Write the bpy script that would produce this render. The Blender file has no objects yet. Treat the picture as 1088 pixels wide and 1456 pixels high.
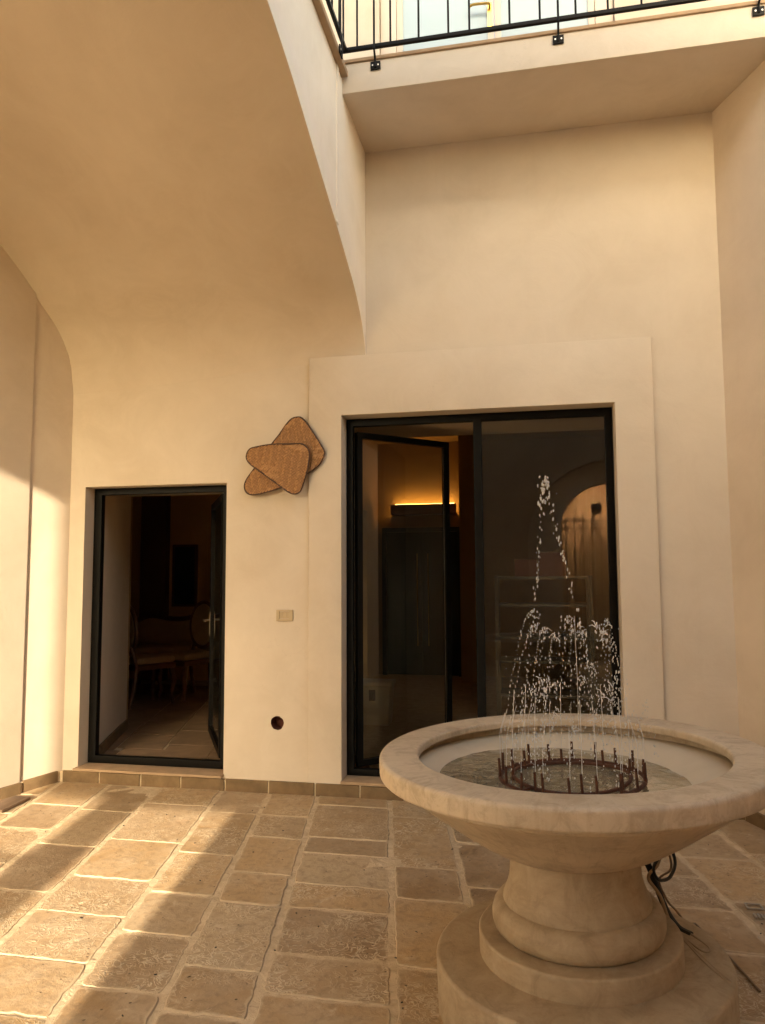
import bpy, bmesh, math, random
from math import sin, cos, tan, pi, radians, hypot
from mathutils import Vector, Matrix, noise

random.seed(7)
sc = bpy.context.scene
C = sc.collection

# ------------------------------------------------------------------ camera, light, exposure
F_PX, PITCH, YAW, ROLL = 1040.0, radians(4.7), radians(-11.2), radians(-0.3)
fwd = Vector((sin(YAW) * cos(PITCH), cos(YAW) * cos(PITCH), sin(PITCH)))
right = Vector((cos(YAW), -sin(YAW), 0.0))
up = right.cross(fwd)
R_ = cos(ROLL) * right + sin(ROLL) * up
U_ = -sin(ROLL) * right + cos(ROLL) * up
cam_d = bpy.data.cameras.new('camera')
cam = bpy.data.objects.new('camera', cam_d)
C.objects.link(cam)
m = Matrix((R_, U_, -fwd)).transposed().to_4x4()
m.translation = Vector((0, 0, 1.5))
cam.matrix_world = m
cam_d.sensor_fit = 'VERTICAL'
cam_d.sensor_height = 36.0
cam_d.lens = 36.0 * F_PX / 1456.0
cam_d.clip_start = 0.05
cam_d.clip_end = 1000
sc.camera = cam

SUN_EL, SUN_AZ = radians(18.2), radians(-8.0)          # azimuth the light travels towards, from +Y
world = bpy.data.worlds.new('World')
sc.world = world
world.use_nodes = True
wn = world.node_tree
bg = wn.nodes['Background']
sky = wn.nodes.new('ShaderNodeTexSky')
sky.sky_type = 'NISHITA'
sky.sun_disc = False
sky.sun_elevation = SUN_EL
sky.sun_rotation = pi + SUN_AZ
sky.air_density = 1.0
sky.dust_density = 4.5
sky.ozone_density = 0.6
tint = wn.nodes.new('ShaderNodeMix')
tint.data_type = 'RGBA'
tint.blend_type = 'MULTIPLY'
tint.inputs['Factor'].default_value = 1.0
tint.inputs[7].default_value = (0.97, 0.985, 0.92, 1)     # warm evening haze over the whole sky
wn.links.new(sky.outputs[0], tint.inputs[6])
wn.links.new(tint.outputs[2], bg.inputs['Color'])
bg.inputs['Strength'].default_value = 0.15

sun_d = bpy.data.lights.new('sun', 'SUN')
sun_d.energy = 3.35
sun_d.angle = radians(0.7)
sun_d.color = (1.0, 0.82, 0.585)
sun = bpy.data.objects.new('sun', sun_d)
C.objects.link(sun)
sun.rotation_euler = Vector((sin(SUN_AZ) * cos(SUN_EL), cos(SUN_AZ) * cos(SUN_EL), -sin(SUN_EL))).to_track_quat('-Z', 'Y').to_euler()
sun.location = (2, -20, 12)

sc.view_settings.view_transform = 'Standard'
sc.view_settings.look = 'None'
sc.view_settings.gamma = 1.0
sc.view_settings.use_curve_mapping = False
sc.view_settings.exposure = 2.13
sc.cycles.use_denoising = True
sc.cycles.max_bounces = 16
sc.cycles.diffuse_bounces = 10
sc.cycles.glossy_bounces = 6
sc.cycles.transmission_bounces = 10
sc.cycles.transparent_max_bounces = 24
sc.cycles.sample_clamp_indirect = 8.0
sc.cycles.caustics_refractive = False
sc.cycles.caustics_reflective = False

# ------------------------------------------------------------------ materials
MATS = {}
def new_mat(name):
    mt = bpy.data.materials.new(name)
    mt.use_nodes = True
    nt = mt.node_tree
    return mt, nt, nt.nodes['Principled BSDF']
def N(nt, typ, **kw):
    n = nt.nodes.new(typ)
    for k, v in kw.items():
        setattr(n, k, v)
    return n
def noise_n(nt, scale, detail=4, rough=0.55, dist=0.0, vec=None):
    n = N(nt, 'ShaderNodeTexNoise')
    n.inputs['Scale'].default_value = scale
    n.inputs['Detail'].default_value = detail
    n.inputs['Roughness'].default_value = rough
    n.inputs['Distortion'].default_value = dist
    if vec is not None:
        nt.links.new(vec, n.inputs['Vector'])
    return n
def ramp(nt, src, p0, p1, c0=(0, 0, 0, 1), c1=(1, 1, 1, 1)):
    r = N(nt, 'ShaderNodeValToRGB')
    r.color_ramp.elements[0].position, r.color_ramp.elements[1].position = p0, p1
    r.color_ramp.elements[0].color, r.color_ramp.elements[1].color = c0, c1
    nt.links.new(src, r.inputs[0])
    return r
def mixc(nt, fac, a, b, blend='MIX'):
    n = N(nt, 'ShaderNodeMix', data_type='RGBA', blend_type=blend)
    for sock, v in ((n.inputs[0], fac), (n.inputs[6], a), (n.inputs[7], b)):
        if hasattr(v, 'is_output'):
            nt.links.new(v, sock)
        elif isinstance(v, (int, float)):
            sock.default_value = v
        else:
            sock.default_value = (*v, 1) if len(v) == 3 else v
    return n.outputs[2]
def math_n(nt, op, a, b=None, clamp=False):
    n = N(nt, 'ShaderNodeMath', operation=op, use_clamp=clamp)
    for i, v in enumerate((a, b)):
        if v is None: continue
        if hasattr(v, 'is_output'): nt.links.new(v, n.inputs[i])
        else: n.inputs[i].default_value = v
    return n.outputs[0]
def bump(nt, p, height, strength, dist, prev=None):
    b = N(nt, 'ShaderNodeBump')
    b.inputs['Strength'].default_value = strength
    b.inputs['Distance'].default_value = dist
    nt.links.new(height, b.inputs['Height'])
    if prev is not None: nt.links.new(prev, b.inputs['Normal'])
    nt.links.new(b.outputs[0], p.inputs['Normal'])
    return b.outputs[0]
def coords(nt, which='Object'):
    return N(nt, 'ShaderNodeTexCoord').outputs[which]

def mat_plaster(name, col, var=0.06, rough=0.85, streak=0.04):
    mt, nt, p = new_mat(name)
    co = coords(nt)
    big = noise_n(nt, 0.9, 5, 0.6, 0.4, co)
    mid = noise_n(nt, 6.0, 4, 0.6, 0.2, co)
    mp = N(nt, 'ShaderNodeMapping'); mp.inputs['Scale'].default_value = (5.0, 5.0, 0.5)
    nt.links.new(co, mp.inputs[0])
    st = noise_n(nt, 1.2, 4, 0.6, 0.3, mp.outputs[0])
    d1 = tuple(c * (1 - var * 2.2) * k for c, k in zip(col, (1.0, 0.97, 0.92)))
    d2 = tuple(min(1, c * (1 + var * 0.8)) for c in col)
    c = mixc(nt, ramp(nt, big.outputs[0], 0.3, 0.7).outputs[0], d1, d2)
    c = mixc(nt, math_n(nt, 'MULTIPLY', ramp(nt, mid.outputs[0], 0.45, 0.75).outputs[0], 0.35), c, tuple(k * 0.93 for k in col))
    c = mixc(nt, math_n(nt, 'MULTIPLY', ramp(nt, st.outputs[0], 0.55, 0.8).outputs[0], streak * 8, True), c, tuple(k * f for k, f in zip(col, (0.88, 0.85, 0.8))))
    tr = noise_n(nt, 2.6, 7, 0.72, 1.4, co)
    c = mixc(nt, math_n(nt, 'MULTIPLY', ramp(nt, tr.outputs[0], 0.42, 0.66).outputs[0], 0.4), c, tuple(min(1, k * f) for k, f in zip(col, (1.05, 1.055, 1.06))))
    sc1 = noise_n(nt, 1.1, 3, 0.5, 0, co)
    cr = N(nt, 'ShaderNodeTexVoronoi', feature='DISTANCE_TO_EDGE'); cr.inputs['Scale'].default_value = 0.8
    wob = N(nt, 'ShaderNodeVectorMath', operation='ADD'); nt.links.new(co, wob.inputs[0])
    wn2 = noise_n(nt, 3.0, 5, 0.7, 0, co); nt.links.new(wn2.outputs['Color'], wob.inputs[1]); nt.links.new(wob.outputs[0], cr.inputs['Vector'])
    crk = math_n(nt, 'MULTIPLY', ramp(nt, cr.outputs['Distance'], 0.0015, 0.004, (1, 1, 1, 1), (0, 0, 0, 1)).outputs[0], ramp(nt, sc1.outputs[0], 0.56, 0.66).outputs[0])
    c = mixc(nt, math_n(nt, 'MULTIPLY', crk, 0.22), c, tuple(k * 0.6 for k in col))
    nt.links.new(c, p.inputs['Base Color'])
    p.inputs['Roughness'].default_value = rough
    p.inputs['Specular IOR Level'].default_value = 0.2
    fine = noise_n(nt, 90, 4, 0.6, 0, co)
    b0 = bump(nt, p, tr.outputs[0], 0.18, 0.015)
    b1 = bump(nt, p, mid.outputs[0], 0.2, 0.010, b0)
    bump(nt, p, fine.outputs[0], 0.12, 0.003, b1)
    return mt

def mat_simple(name, col, rough=0.5, metal=0.0, bscale=0, bstr=0.1, var=0.0, spec=0.5, vscale=8):
    mt, nt, p = new_mat(name)
    co = coords(nt)
    if var:
        n = noise_n(nt, vscale, 5, 0.6, 0.3, co)
        c = mixc(nt, ramp(nt, n.outputs[0], 0.3, 0.7).outputs[0], tuple(k * (1 - var) for k in col), tuple(min(1, k * (1 + var)) for k in col))
        nt.links.new(c, p.inputs['Base Color'])
    else:
        p.inputs['Base Color'].default_value = (*col, 1)
    p.inputs['Roughness'].default_value = rough
    p.inputs['Metallic'].default_value = metal
    p.inputs['Specular IOR Level'].default_value = spec
    if bscale:
        n2 = noise_n(nt, bscale, 4, 0.6, 0, co)
        bump(nt, p, n2.outputs[0], bstr, 0.004)
    return mt

def mat_flagstone():
    mt, nt, p = new_mat('flagstone')
    co = coords(nt)
    oi = N(nt, 'ShaderNodeObjectInfo')
    rnd = oi.outputs['Random']
    off = N(nt, 'ShaderNodeVectorMath', operation='ADD')
    sclv = N(nt, 'ShaderNodeVectorMath', operation='SCALE'); sclv.inputs[0].default_value = (37, 53, 11)
    nt.links.new(rnd, sclv.inputs['Scale'])
    nt.links.new(co, off.inputs[0]); nt.links.new(sclv.outputs[0], off.inputs[1])
    v = off.outputs[0]
    tone = ramp(nt, rnd, 0.0, 1.0, (0.27, 0.175, 0.088, 1), (0.45, 0.345, 0.21, 1))
    e = tone.color_ramp.elements.new(0.35); e.color = (0.43, 0.29, 0.145, 1)
    e = tone.color_ramp.elements.new(0.6); e.color = (0.25, 0.165, 0.09, 1)
    e = tone.color_ramp.elements.new(0.8); e.color = (0.36, 0.25, 0.14, 1)
    n1 = noise_n(nt, 5, 6, 0.65, 0.5, v)
    n2 = noise_n(nt, 26, 5, 0.65, 0.3, v)
    c = mixc(nt, ramp(nt, n1.outputs[0], 0.35, 0.7).outputs[0], tone.outputs[0], mixc(nt, 0.55, tone.outputs[0], (0.50, 0.41, 0.29)))
    c = mixc(nt, math_n(nt, 'MULTIPLY', ramp(nt, n2.outputs[0], 0.48, 0.75).outputs[0], 0.7), c, (0.20, 0.14, 0.085))
    # worm-like smears of old mortar left on some stones
    sm = noise_n(nt, 17, 2, 0.5, 2.2, v)
    band = math_n(nt, 'ABSOLUTE', math_n(nt, 'SUBTRACT', sm.outputs[0], 0.5))
    line = ramp(nt, band, 0.012, 0.05, (1, 1, 1, 1), (0, 0, 0, 1)).outputs[0]
    patch = ramp(nt, noise_n(nt, 3.2, 3, 0.6, 0, v).outputs[0], 0.40, 0.62).outputs[0]
    which = ramp(nt, math_n(nt, 'FRACT', math_n(nt, 'MULTIPLY', rnd, 7.31)), 0.25, 0.6).outputs[0]
    lf = math_n(nt, 'MULTIPLY', math_n(nt, 'MULTIPLY', line, patch), math_n(nt, 'MULTIPLY', which, 0.85), True)
    c = mixc(nt, lf, c, (0.62, 0.52, 0.37))
    # pale blotches and dark pits
    bl = ramp(nt, noise_n(nt, 9, 6, 0.7, 0.6, v).outputs[0], 0.60, 0.72).outputs[0]
    c = mixc(nt, math_n(nt, 'MULTIPLY', bl, 0.65), c, (0.60, 0.50, 0.36))
    vor = N(nt, 'ShaderNodeTexVoronoi'); vor.inputs['Scale'].default_value = 24; nt.links.new(v, vor.inputs['Vector'])
    pit = ramp(nt, vor.outputs['Distance'], 0.07, 0.15, (1, 1, 1, 1), (0, 0, 0, 1)).outputs[0]
    sel = ramp(nt, noise_n(nt, 7, 2, 0.5, 0, v).outputs[0], 0.47, 0.55).outputs[0]
    pit = math_n(nt, 'MULTIPLY', pit, sel)
    c = mixc(nt, math_n(nt, 'MULTIPLY', pit, 0.8), c, (0.07, 0.045, 0.03))
    at = N(nt, 'ShaderNodeAttribute'); at.attribute_name = 'edge_wear'
    en = noise_n(nt, 22, 5, 0.7, 0.6, v)
    ef = math_n(nt, 'MULTIPLY', math_n(nt, 'SUBTRACT', math_n(nt, 'ADD', math_n(nt, 'MULTIPLY', at.outputs['Fac'], 0.75), en.outputs[0]), 0.98), 5.0, True)
    ef = math_n(nt, 'MINIMUM', ef, 0.85)
    c = mixc(nt, ef, c, mixc(nt, n2.outputs[0], (0.36, 0.27, 0.17), (0.58, 0.46, 0.305)))
    nt.links.new(c, p.inputs['Base Color'])
    ro = ramp(nt, n1.outputs[0], 0.3, 0.7, (0.5, 0.5, 0.5, 1), (0.8, 0.8, 0.8, 1))
    nt.links.new(ro.outputs[0], p.inputs['Roughness'])
    p.inputs['Specular IOR Level'].default_value = 0.35
    b1 = bump(nt, p, n1.outputs[0], 0.5, 0.012)
    b2 = bump(nt, p, n2.outputs[0], 0.5, 0.006, b1)
    b3 = bump(nt, p, lf, 0.8, 0.004, b2)
    inv = math_n(nt, 'SUBTRACT', 1.0, pit)
    bump(nt, p, inv, 0.6, 0.005, b3)
    return mt

def mat_mortar():
    mt, nt, p = new_mat('mortar')
    co = coords(nt)
    n1 = noise_n(nt, 14, 6, 0.65, 0.6, co)
    n2 = noise_n(nt, 60, 4, 0.6, 0, co)
    c = mixc(nt, ramp(nt, n1.outputs[0], 0.3, 0.7).outputs[0], (0.42, 0.325, 0.21), (0.64, 0.52, 0.355))
    c = mixc(nt, ramp(nt, n2.outputs[0], 0.62, 0.8).outputs[0], c, (0.22, 0.16, 0.11))
    nt.links.new(c, p.inputs['Base Color'])
    p.inputs['Roughness'].default_value = 0.9
    p.inputs['Specular IOR Level'].default_value = 0.15
    b1 = bump(nt, p, n1.outputs[0], 0.8, 0.012)
    bump(nt, p, n2.outputs[0], 0.5, 0.004, b1)
    return mt

def mat_limestone():
    mt, nt, p = new_mat('limestone')
    co = coords(nt)
    mp = N(nt, 'ShaderNodeMapping'); mp.inputs['Scale'].default_value = (1.0, 1.0, 7.0)
    nt.links.new(co, mp.inputs[0])
    g = noise_n(nt, 6, 6, 0.65, 0.5, mp.outputs[0])
    b = noise_n(nt, 2.2, 5, 0.6, 0.4, co)
    f = noise_n(nt, 70, 4, 0.6, 0, co)
    c = mixc(nt, ramp(nt, b.outputs[0], 0.3, 0.7).outputs[0], (0.32, 0.245, 0.155), (0.42, 0.33, 0.22))
    c = mixc(nt, math_n(nt, 'MULTIPLY', ramp(nt, g.outputs[0], 0.46, 0.7).outputs[0], 0.6), c, (0.31, 0.23, 0.145))
    c = mixc(nt, math_n(nt, 'MULTIPLY', ramp(nt, f.outputs[0], 0.62, 0.75).outputs[0], 0.4), c, (0.26, 0.19, 0.12))
    nt.links.new(c, p.inputs['Base Color'])
    wr = noise_n(nt, 9, 8, 0.75, 0.8, co)
    c = mixc(nt, math_n(nt, 'MULTIPLY', ramp(nt, wr.outputs[0], 0.48, 0.6).outputs[0], 0.5), c, (0.23, 0.165, 0.10))
    c = mixc(nt, math_n(nt, 'MULTIPLY', ramp(nt, wr.outputs[0], 0.3, 0.46, (1, 1, 1, 1), (0, 0, 0, 1)).outputs[0], 0.35), c, (0.52, 0.42, 0.29))
    mp2 = N(nt, 'ShaderNodeMapping'); mp2.inputs['Scale'].default_value = (14, 14, 1.2)
    nt.links.new(co, mp2.inputs[0])
    dr_ = noise_n(nt, 1.3, 5, 0.6, 0.3, mp2.outputs[0])
    c = mixc(nt, math_n(nt, 'MULTIPLY', ramp(nt, dr_.outputs[0], 0.56, 0.72).outputs[0], 0.4), c, (0.25, 0.175, 0.105))
    nt.links.new(c, p.inputs['Base Color'])
    p.inputs['Roughness'].default_value = 0.62
    p.inputs['Specular IOR Level'].default_value = 0.35
    b1 = bump(nt, p, g.outputs[0], 0.4, 0.006)
    bump(nt, p, f.outputs[0], 0.45, 0.003, b1)
    return mt

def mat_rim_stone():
    # the basin: same limestone, top light put into a paler colour, with fine radial comb marks and damp run lines on its rim
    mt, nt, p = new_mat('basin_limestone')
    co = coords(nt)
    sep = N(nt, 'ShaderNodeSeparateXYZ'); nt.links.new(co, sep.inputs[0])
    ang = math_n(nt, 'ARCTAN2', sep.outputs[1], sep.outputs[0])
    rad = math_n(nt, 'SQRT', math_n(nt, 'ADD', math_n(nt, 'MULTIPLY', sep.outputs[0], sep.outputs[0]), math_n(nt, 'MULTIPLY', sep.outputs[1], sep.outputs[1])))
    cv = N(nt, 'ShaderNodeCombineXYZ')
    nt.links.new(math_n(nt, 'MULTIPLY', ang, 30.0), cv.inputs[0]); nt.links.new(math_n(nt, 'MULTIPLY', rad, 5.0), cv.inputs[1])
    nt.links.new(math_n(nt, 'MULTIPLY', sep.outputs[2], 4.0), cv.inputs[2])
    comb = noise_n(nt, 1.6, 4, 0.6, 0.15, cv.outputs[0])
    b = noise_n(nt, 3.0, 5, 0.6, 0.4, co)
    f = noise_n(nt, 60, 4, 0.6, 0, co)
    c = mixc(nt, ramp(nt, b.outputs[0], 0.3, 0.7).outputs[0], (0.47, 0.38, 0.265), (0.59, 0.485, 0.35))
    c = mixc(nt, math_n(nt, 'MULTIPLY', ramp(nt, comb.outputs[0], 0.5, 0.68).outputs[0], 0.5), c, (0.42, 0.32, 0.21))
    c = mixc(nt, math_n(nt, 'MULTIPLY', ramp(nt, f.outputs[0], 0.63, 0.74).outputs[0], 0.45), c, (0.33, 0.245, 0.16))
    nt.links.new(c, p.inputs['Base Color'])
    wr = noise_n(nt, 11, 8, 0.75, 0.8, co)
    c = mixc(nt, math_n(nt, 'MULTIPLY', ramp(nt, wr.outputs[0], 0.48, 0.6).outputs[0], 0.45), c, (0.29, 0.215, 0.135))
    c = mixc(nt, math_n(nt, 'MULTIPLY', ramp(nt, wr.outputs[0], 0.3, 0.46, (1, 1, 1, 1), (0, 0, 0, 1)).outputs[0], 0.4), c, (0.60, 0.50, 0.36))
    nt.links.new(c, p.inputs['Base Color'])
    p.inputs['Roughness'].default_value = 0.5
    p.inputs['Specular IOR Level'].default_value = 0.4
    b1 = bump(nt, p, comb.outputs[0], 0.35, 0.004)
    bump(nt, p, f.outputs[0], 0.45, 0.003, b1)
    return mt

def mat_glass(name, tintc=(0.9, 0.9, 0.88), ior=1.5, rough=0.0):
    mt = bpy.data.materials.new(name); mt.use_nodes = True
    nt = mt.node_tree; nt.nodes.clear()
    out = N(nt, 'ShaderNodeOutputMaterial')
    fr = N(nt, 'ShaderNodeFresnel'); fr.inputs[0].default_value = ior
    tr = N(nt, 'ShaderNodeBsdfTransparent'); tr.inputs[0].default_value = (*tintc, 1)
    gl = N(nt, 'ShaderNodeBsdfGlossy'); gl.inputs['Roughness'].default_value = rough
    mx = N(nt, 'ShaderNodeMixShader')
    nt.links.new(fr.outputs[0], mx.inputs[0]); nt.links.new(tr.outputs[0], mx.inputs[1]); nt.links.new(gl.outputs[0], mx.inputs[2])
    nt.links.new(mx.outputs[0], out.inputs[0])
    return mt, nt, fr, gl

def mat_water():
    mt, nt, fr, gl = mat_glass('basin_water', (0.80, 0.76, 0.60), 1.33, 0.06)
    co = coords(nt)
    n1 = noise_n(nt, 20, 3, 0.5, 0.8, co)
    b = N(nt, 'ShaderNodeBump'); b.inputs['Strength'].default_value = 0.4; b.inputs['Distance'].default_value = 0.012
    nt.links.new(n1.outputs[0], b.inputs['Height'])
    nt.links.new(b.outputs[0], fr.inputs['Normal']); nt.links.new(b.outputs[0], gl.inputs['Normal'])
    mx = [n for n in nt.nodes if n.type == 'MIX_SHADER'][0]
    tr = [n for n in nt.nodes if n.type == 'BSDF_TRANSPARENT'][0]
    df = N(nt, 'ShaderNodeBsdfDiffuse'); df.inputs[0].default_value = (0.68, 0.60, 0.40, 1)     # silt in the water
    m2 = N(nt, 'ShaderNodeMixShader'); m2.inputs[0].default_value = 0.66
    nt.links.new(tr.outputs[0], m2.inputs[1]); nt.links.new(df.outputs[0], m2.inputs[2]); nt.links.new(m2.outputs[0], mx.inputs[1])
    nt.links.new(math_n(nt, 'MULTIPLY', fr.outputs[0], 0.7), mx.inputs[0])
    return mt

def mat_emit(name, col, strength):
    mt = bpy.data.materials.new(name); mt.use_nodes = True
    nt = mt.node_tree; nt.nodes.clear()
    out = N(nt, 'ShaderNodeOutputMaterial'); e = N(nt, 'ShaderNodeEmission')
    e.inputs[0].default_value = (*col, 1); e.inputs[1].default_value = strength
    nt.links.new(e.outputs[0], out.inputs[0])
    return mt

def mat_drop():
    mt, nt, p = new_mat('falling_water')
    p.inputs['Base Color'].default_value = (0.97, 0.96, 0.94, 1)
    p.inputs['Roughness'].default_value = 0.06
    p.inputs['IOR'].default_value = 1.33
    p.inputs['Transmission Weight'].default_value = 0.45
    p.inputs['Specular IOR Level'].default_value = 0.9
    return mt

def mat_wood(name, c0, c1, axis=(1, 12, 1), rough=0.5, scale=3):
    mt, nt, p = new_mat(name)
    co = coords(nt)
    mp = N(nt, 'ShaderNodeMapping'); mp.inputs['Scale'].default_value = axis
    nt.links.new(co, mp.inputs[0])
    n1 = noise_n(nt, scale, 6, 0.65, 0.8, mp.outputs[0])
    c = mixc(nt, ramp(nt, n1.outputs[0], 0.3, 0.7).outputs[0], c0, c1)
    nt.links.new(c, p.inputs['Base Color'])
    p.inputs['Roughness'].default_value = rough
    bump(nt, p, n1.outputs[0], 0.2, 0.003)
    return mt

PL = (0.74, 0.65, 0.53)
M = dict(
    plaster=mat_plaster('cream_plaster', tuple(c * 0.84 for c in PL)),
    facep=mat_plaster('skylit_face_plaster', (0.86, 0.785, 0.67), 0.05),  # same plaster made paler, sky light on the strip put into the colour
    plaster2=mat_plaster('warm_cream_plaster', (0.665, 0.575, 0.46), 0.07),
    vaultp=mat_plaster('vault_plaster', tuple(c * 0.84 for c in PL), 0.06, streak=0.0),
    slabp=mat_plaster('balcony_plaster', (0.61, 0.54, 0.455), 0.08),
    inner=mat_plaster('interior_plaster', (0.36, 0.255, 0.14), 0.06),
    inner2=mat_plaster('lamplit_wall_tone', (0.66, 0.45, 0.22), 0.06),  # warm lamp glow on the dining room wall put into the colour
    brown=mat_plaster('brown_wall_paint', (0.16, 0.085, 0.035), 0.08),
    stone=mat_flagstone(), mortar=mat_mortar(), lime=mat_limestone(), basin=mat_rim_stone(),
    skirt=mat_simple('skirting_stone', (0.175, 0.115, 0.058), 0.75, 0, 50, 0.4, 0.22, 0.3, 12),
    sill=mat_simple('threshold_stone', (0.36, 0.25, 0.155), 0.7, 0, 40, 0.3, 0.15, 0.3, 9),
    black=mat_simple('black_painted_steel', (0.0045, 0.004, 0.0032), 0.45, 0, 60, 0.05, 0.25, 0.12),
    iron=mat_simple('dark_wrought_iron', (0.02, 0.018, 0.017), 0.5, 0.3, 80, 0.2, 0.3, 0.5),
    rust=mat_simple('rusty_brown_iron', (0.085, 0.032, 0.016), 0.7, 0.2, 120, 0.5, 0.45, 0.4, 40),
    steel=mat_simple('screw_steel', (0.5, 0.48, 0.45), 0.35, 1.0),
    brass=mat_simple('brass', (0.65, 0.42, 0.12), 0.3, 1.0),
    handle=mat_simple('polished_handle', (0.34, 0.29, 0.22), 0.4, 1.0),
    ivory=mat_simple('ivory_plastic', (0.43, 0.33, 0.195), 0.4, 0, 0, 0, 0.03),
    creamp=mat_simple('cream_door_paint', (0.58, 0.49, 0.40), 0.45, 0, 0, 0, 0.04),
    paleglass=mat_simple('pale_blue_glass', (0.36, 0.46, 0.52), 0.12, 0, 0, 0, 0.05, 0.35, 1.2),
    rattan=mat_wood('woven_rattan', (0.27, 0.125, 0.04), (0.49, 0.26, 0.09), (16, 16, 16), 0.55, 5),
    rattan3=mat_wood('dark_rattan', (0.20, 0.088, 0.027), (0.36, 0.175, 0.058), (16, 16, 16), 0.55, 5),
    rattan2=mat_wood('woven_rattan_backing', (0.085, 0.038, 0.014), (0.14, 0.065, 0.025), (30, 30, 30), 0.7, 6),
    rattanrim=mat_simple('dark_cane_rim', (0.055, 0.022, 0.01), 0.55, 0, 90, 0.3, 0.3),
    cable_b=mat_simple('black_cable', (0.012, 0.012, 0.012), 0.45),
    cable_w=mat_simple('beige_cable', (0.30, 0.22, 0.135), 0.5),
    cable_g=mat_simple('brown_cable', (0.17, 0.11, 0.065), 0.5),
    dgreen=mat_simple('dark_green_paint', (0.010, 0.026, 0.020), 0.4, 0, 0, 0, 0.1),
    binp=mat_simple('grey_plastic', (0.60, 0.58, 0.50), 0.4, 0, 0, 0, 0.04),
    binlabel=mat_simple('dark_label', (0.05, 0.045, 0.04), 0.5),
    chairwood=mat_wood('dark_walnut', (0.09, 0.034, 0.014), (0.18, 0.075, 0.03), (1, 1, 8), 0.35),
    cushion=mat_simple('cream_upholstery', (0.42, 0.30, 0.165), 0.85, 0, 150, 0.3, 0.08),
    art=mat_simple('dark_canvas', (0.01, 0.009, 0.008), 0.6, 0, 30, 0.3, 0.4),
    shelfm=mat_simple('grey_shelf_metal', (0.16, 0.145, 0.12), 0.45, 0.1),
    terracotta=mat_simple('indoor_tile', (0.24, 0.155, 0.09), 0.75, 0, 30, 0.25, 0.25, 0.4, 4),
    board=mat_wood('brown_board', (0.11, 0.07, 0.045), (0.20, 0.13, 0.08), (8, 1, 1), 0.7),
    plank=mat_wood('weathered_plank', (0.20, 0.11, 0.05), (0.46, 0.29, 0.14), (9, 9, 0.7), 0.7, 4),
    drain=mat_simple('grey_drain_metal', (0.33, 0.30, 0.25), 0.5, 0.2),
    hole=mat_simple('reddish_pipe_wall', (0.10, 0.025, 0.012), 0.8, 0, 60, 0.5, 0.4),
    water=mat_water(), drop=mat_drop(),
    earth=mat_simple('outer_ground', (0.15, 0.115, 0.08), 0.9, 0, 5, 0.4, 0.2, 0.2, 1.5),
    rearp=mat_plaster('low_bounce_plaster', (0.28, 0.235, 0.18), 0.12),  # dark tone chosen to cut light bounced from the unseen walls
    cove=mat_emit('cove_glow', (1.0, 0.50, 0.10), 7.0),
    bulb=mat_emit('bulb_glow', (1.0, 0.70, 0.42), 1500.0),
    red=mat_simple('faded_red_box', (0.14, 0.03, 0.02), 0.6, 0, 0, 0, 0.1),
)
def hazed(mt, amount):  # pale diffuse film added to imitate haze on the panes
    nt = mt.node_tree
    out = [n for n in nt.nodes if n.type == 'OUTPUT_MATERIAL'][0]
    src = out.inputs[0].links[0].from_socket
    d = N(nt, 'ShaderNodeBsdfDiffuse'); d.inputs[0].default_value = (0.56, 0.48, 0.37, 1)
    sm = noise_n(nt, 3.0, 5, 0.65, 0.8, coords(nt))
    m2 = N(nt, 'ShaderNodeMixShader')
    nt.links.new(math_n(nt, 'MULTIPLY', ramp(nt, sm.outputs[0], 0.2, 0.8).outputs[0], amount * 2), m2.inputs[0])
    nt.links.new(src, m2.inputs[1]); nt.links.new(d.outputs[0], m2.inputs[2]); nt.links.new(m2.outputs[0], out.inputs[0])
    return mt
M['lining'] = mat_plaster('pale_basin_inside', (0.60, 0.515, 0.385), 0.12, 0.5, 0.06)  # paler tone for the inside of the basin
M['glass'] = hazed(mat_glass('window_glass', (0.86, 0.85, 0.80))[0], 0.013)

# ------------------------------------------------------------------ helpers
def put(name, me, mat=None, parent=None):
    o = bpy.data.objects.new(name, me)
    C.objects.link(o)
    if mat is not None and len(me.materials) == 0: me.materials.append(mat)
    if parent is not None: o.parent = parent
    return o
def tag(o, label=None, cat=None, group=None, kind=None):
    if label: o['label'] = label
    if cat: o['category'] = cat
    if group: o['group'] = group
    if kind: o['kind'] = kind
    return o
def empty(name, loc=(0, 0, 0), rot=(0, 0, 0)):
    o = bpy.data.objects.new(name, None)
    o.empty_display_size = 0.1
    C.objects.link(o); o.location = loc; o.rotation_euler = rot
    return o
def copy_tree(o, parent=None):
    c = o.copy(); C.objects.link(c); c.parent = parent
    for ch in o.children: copy_tree(ch, c)
    return c

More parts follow.
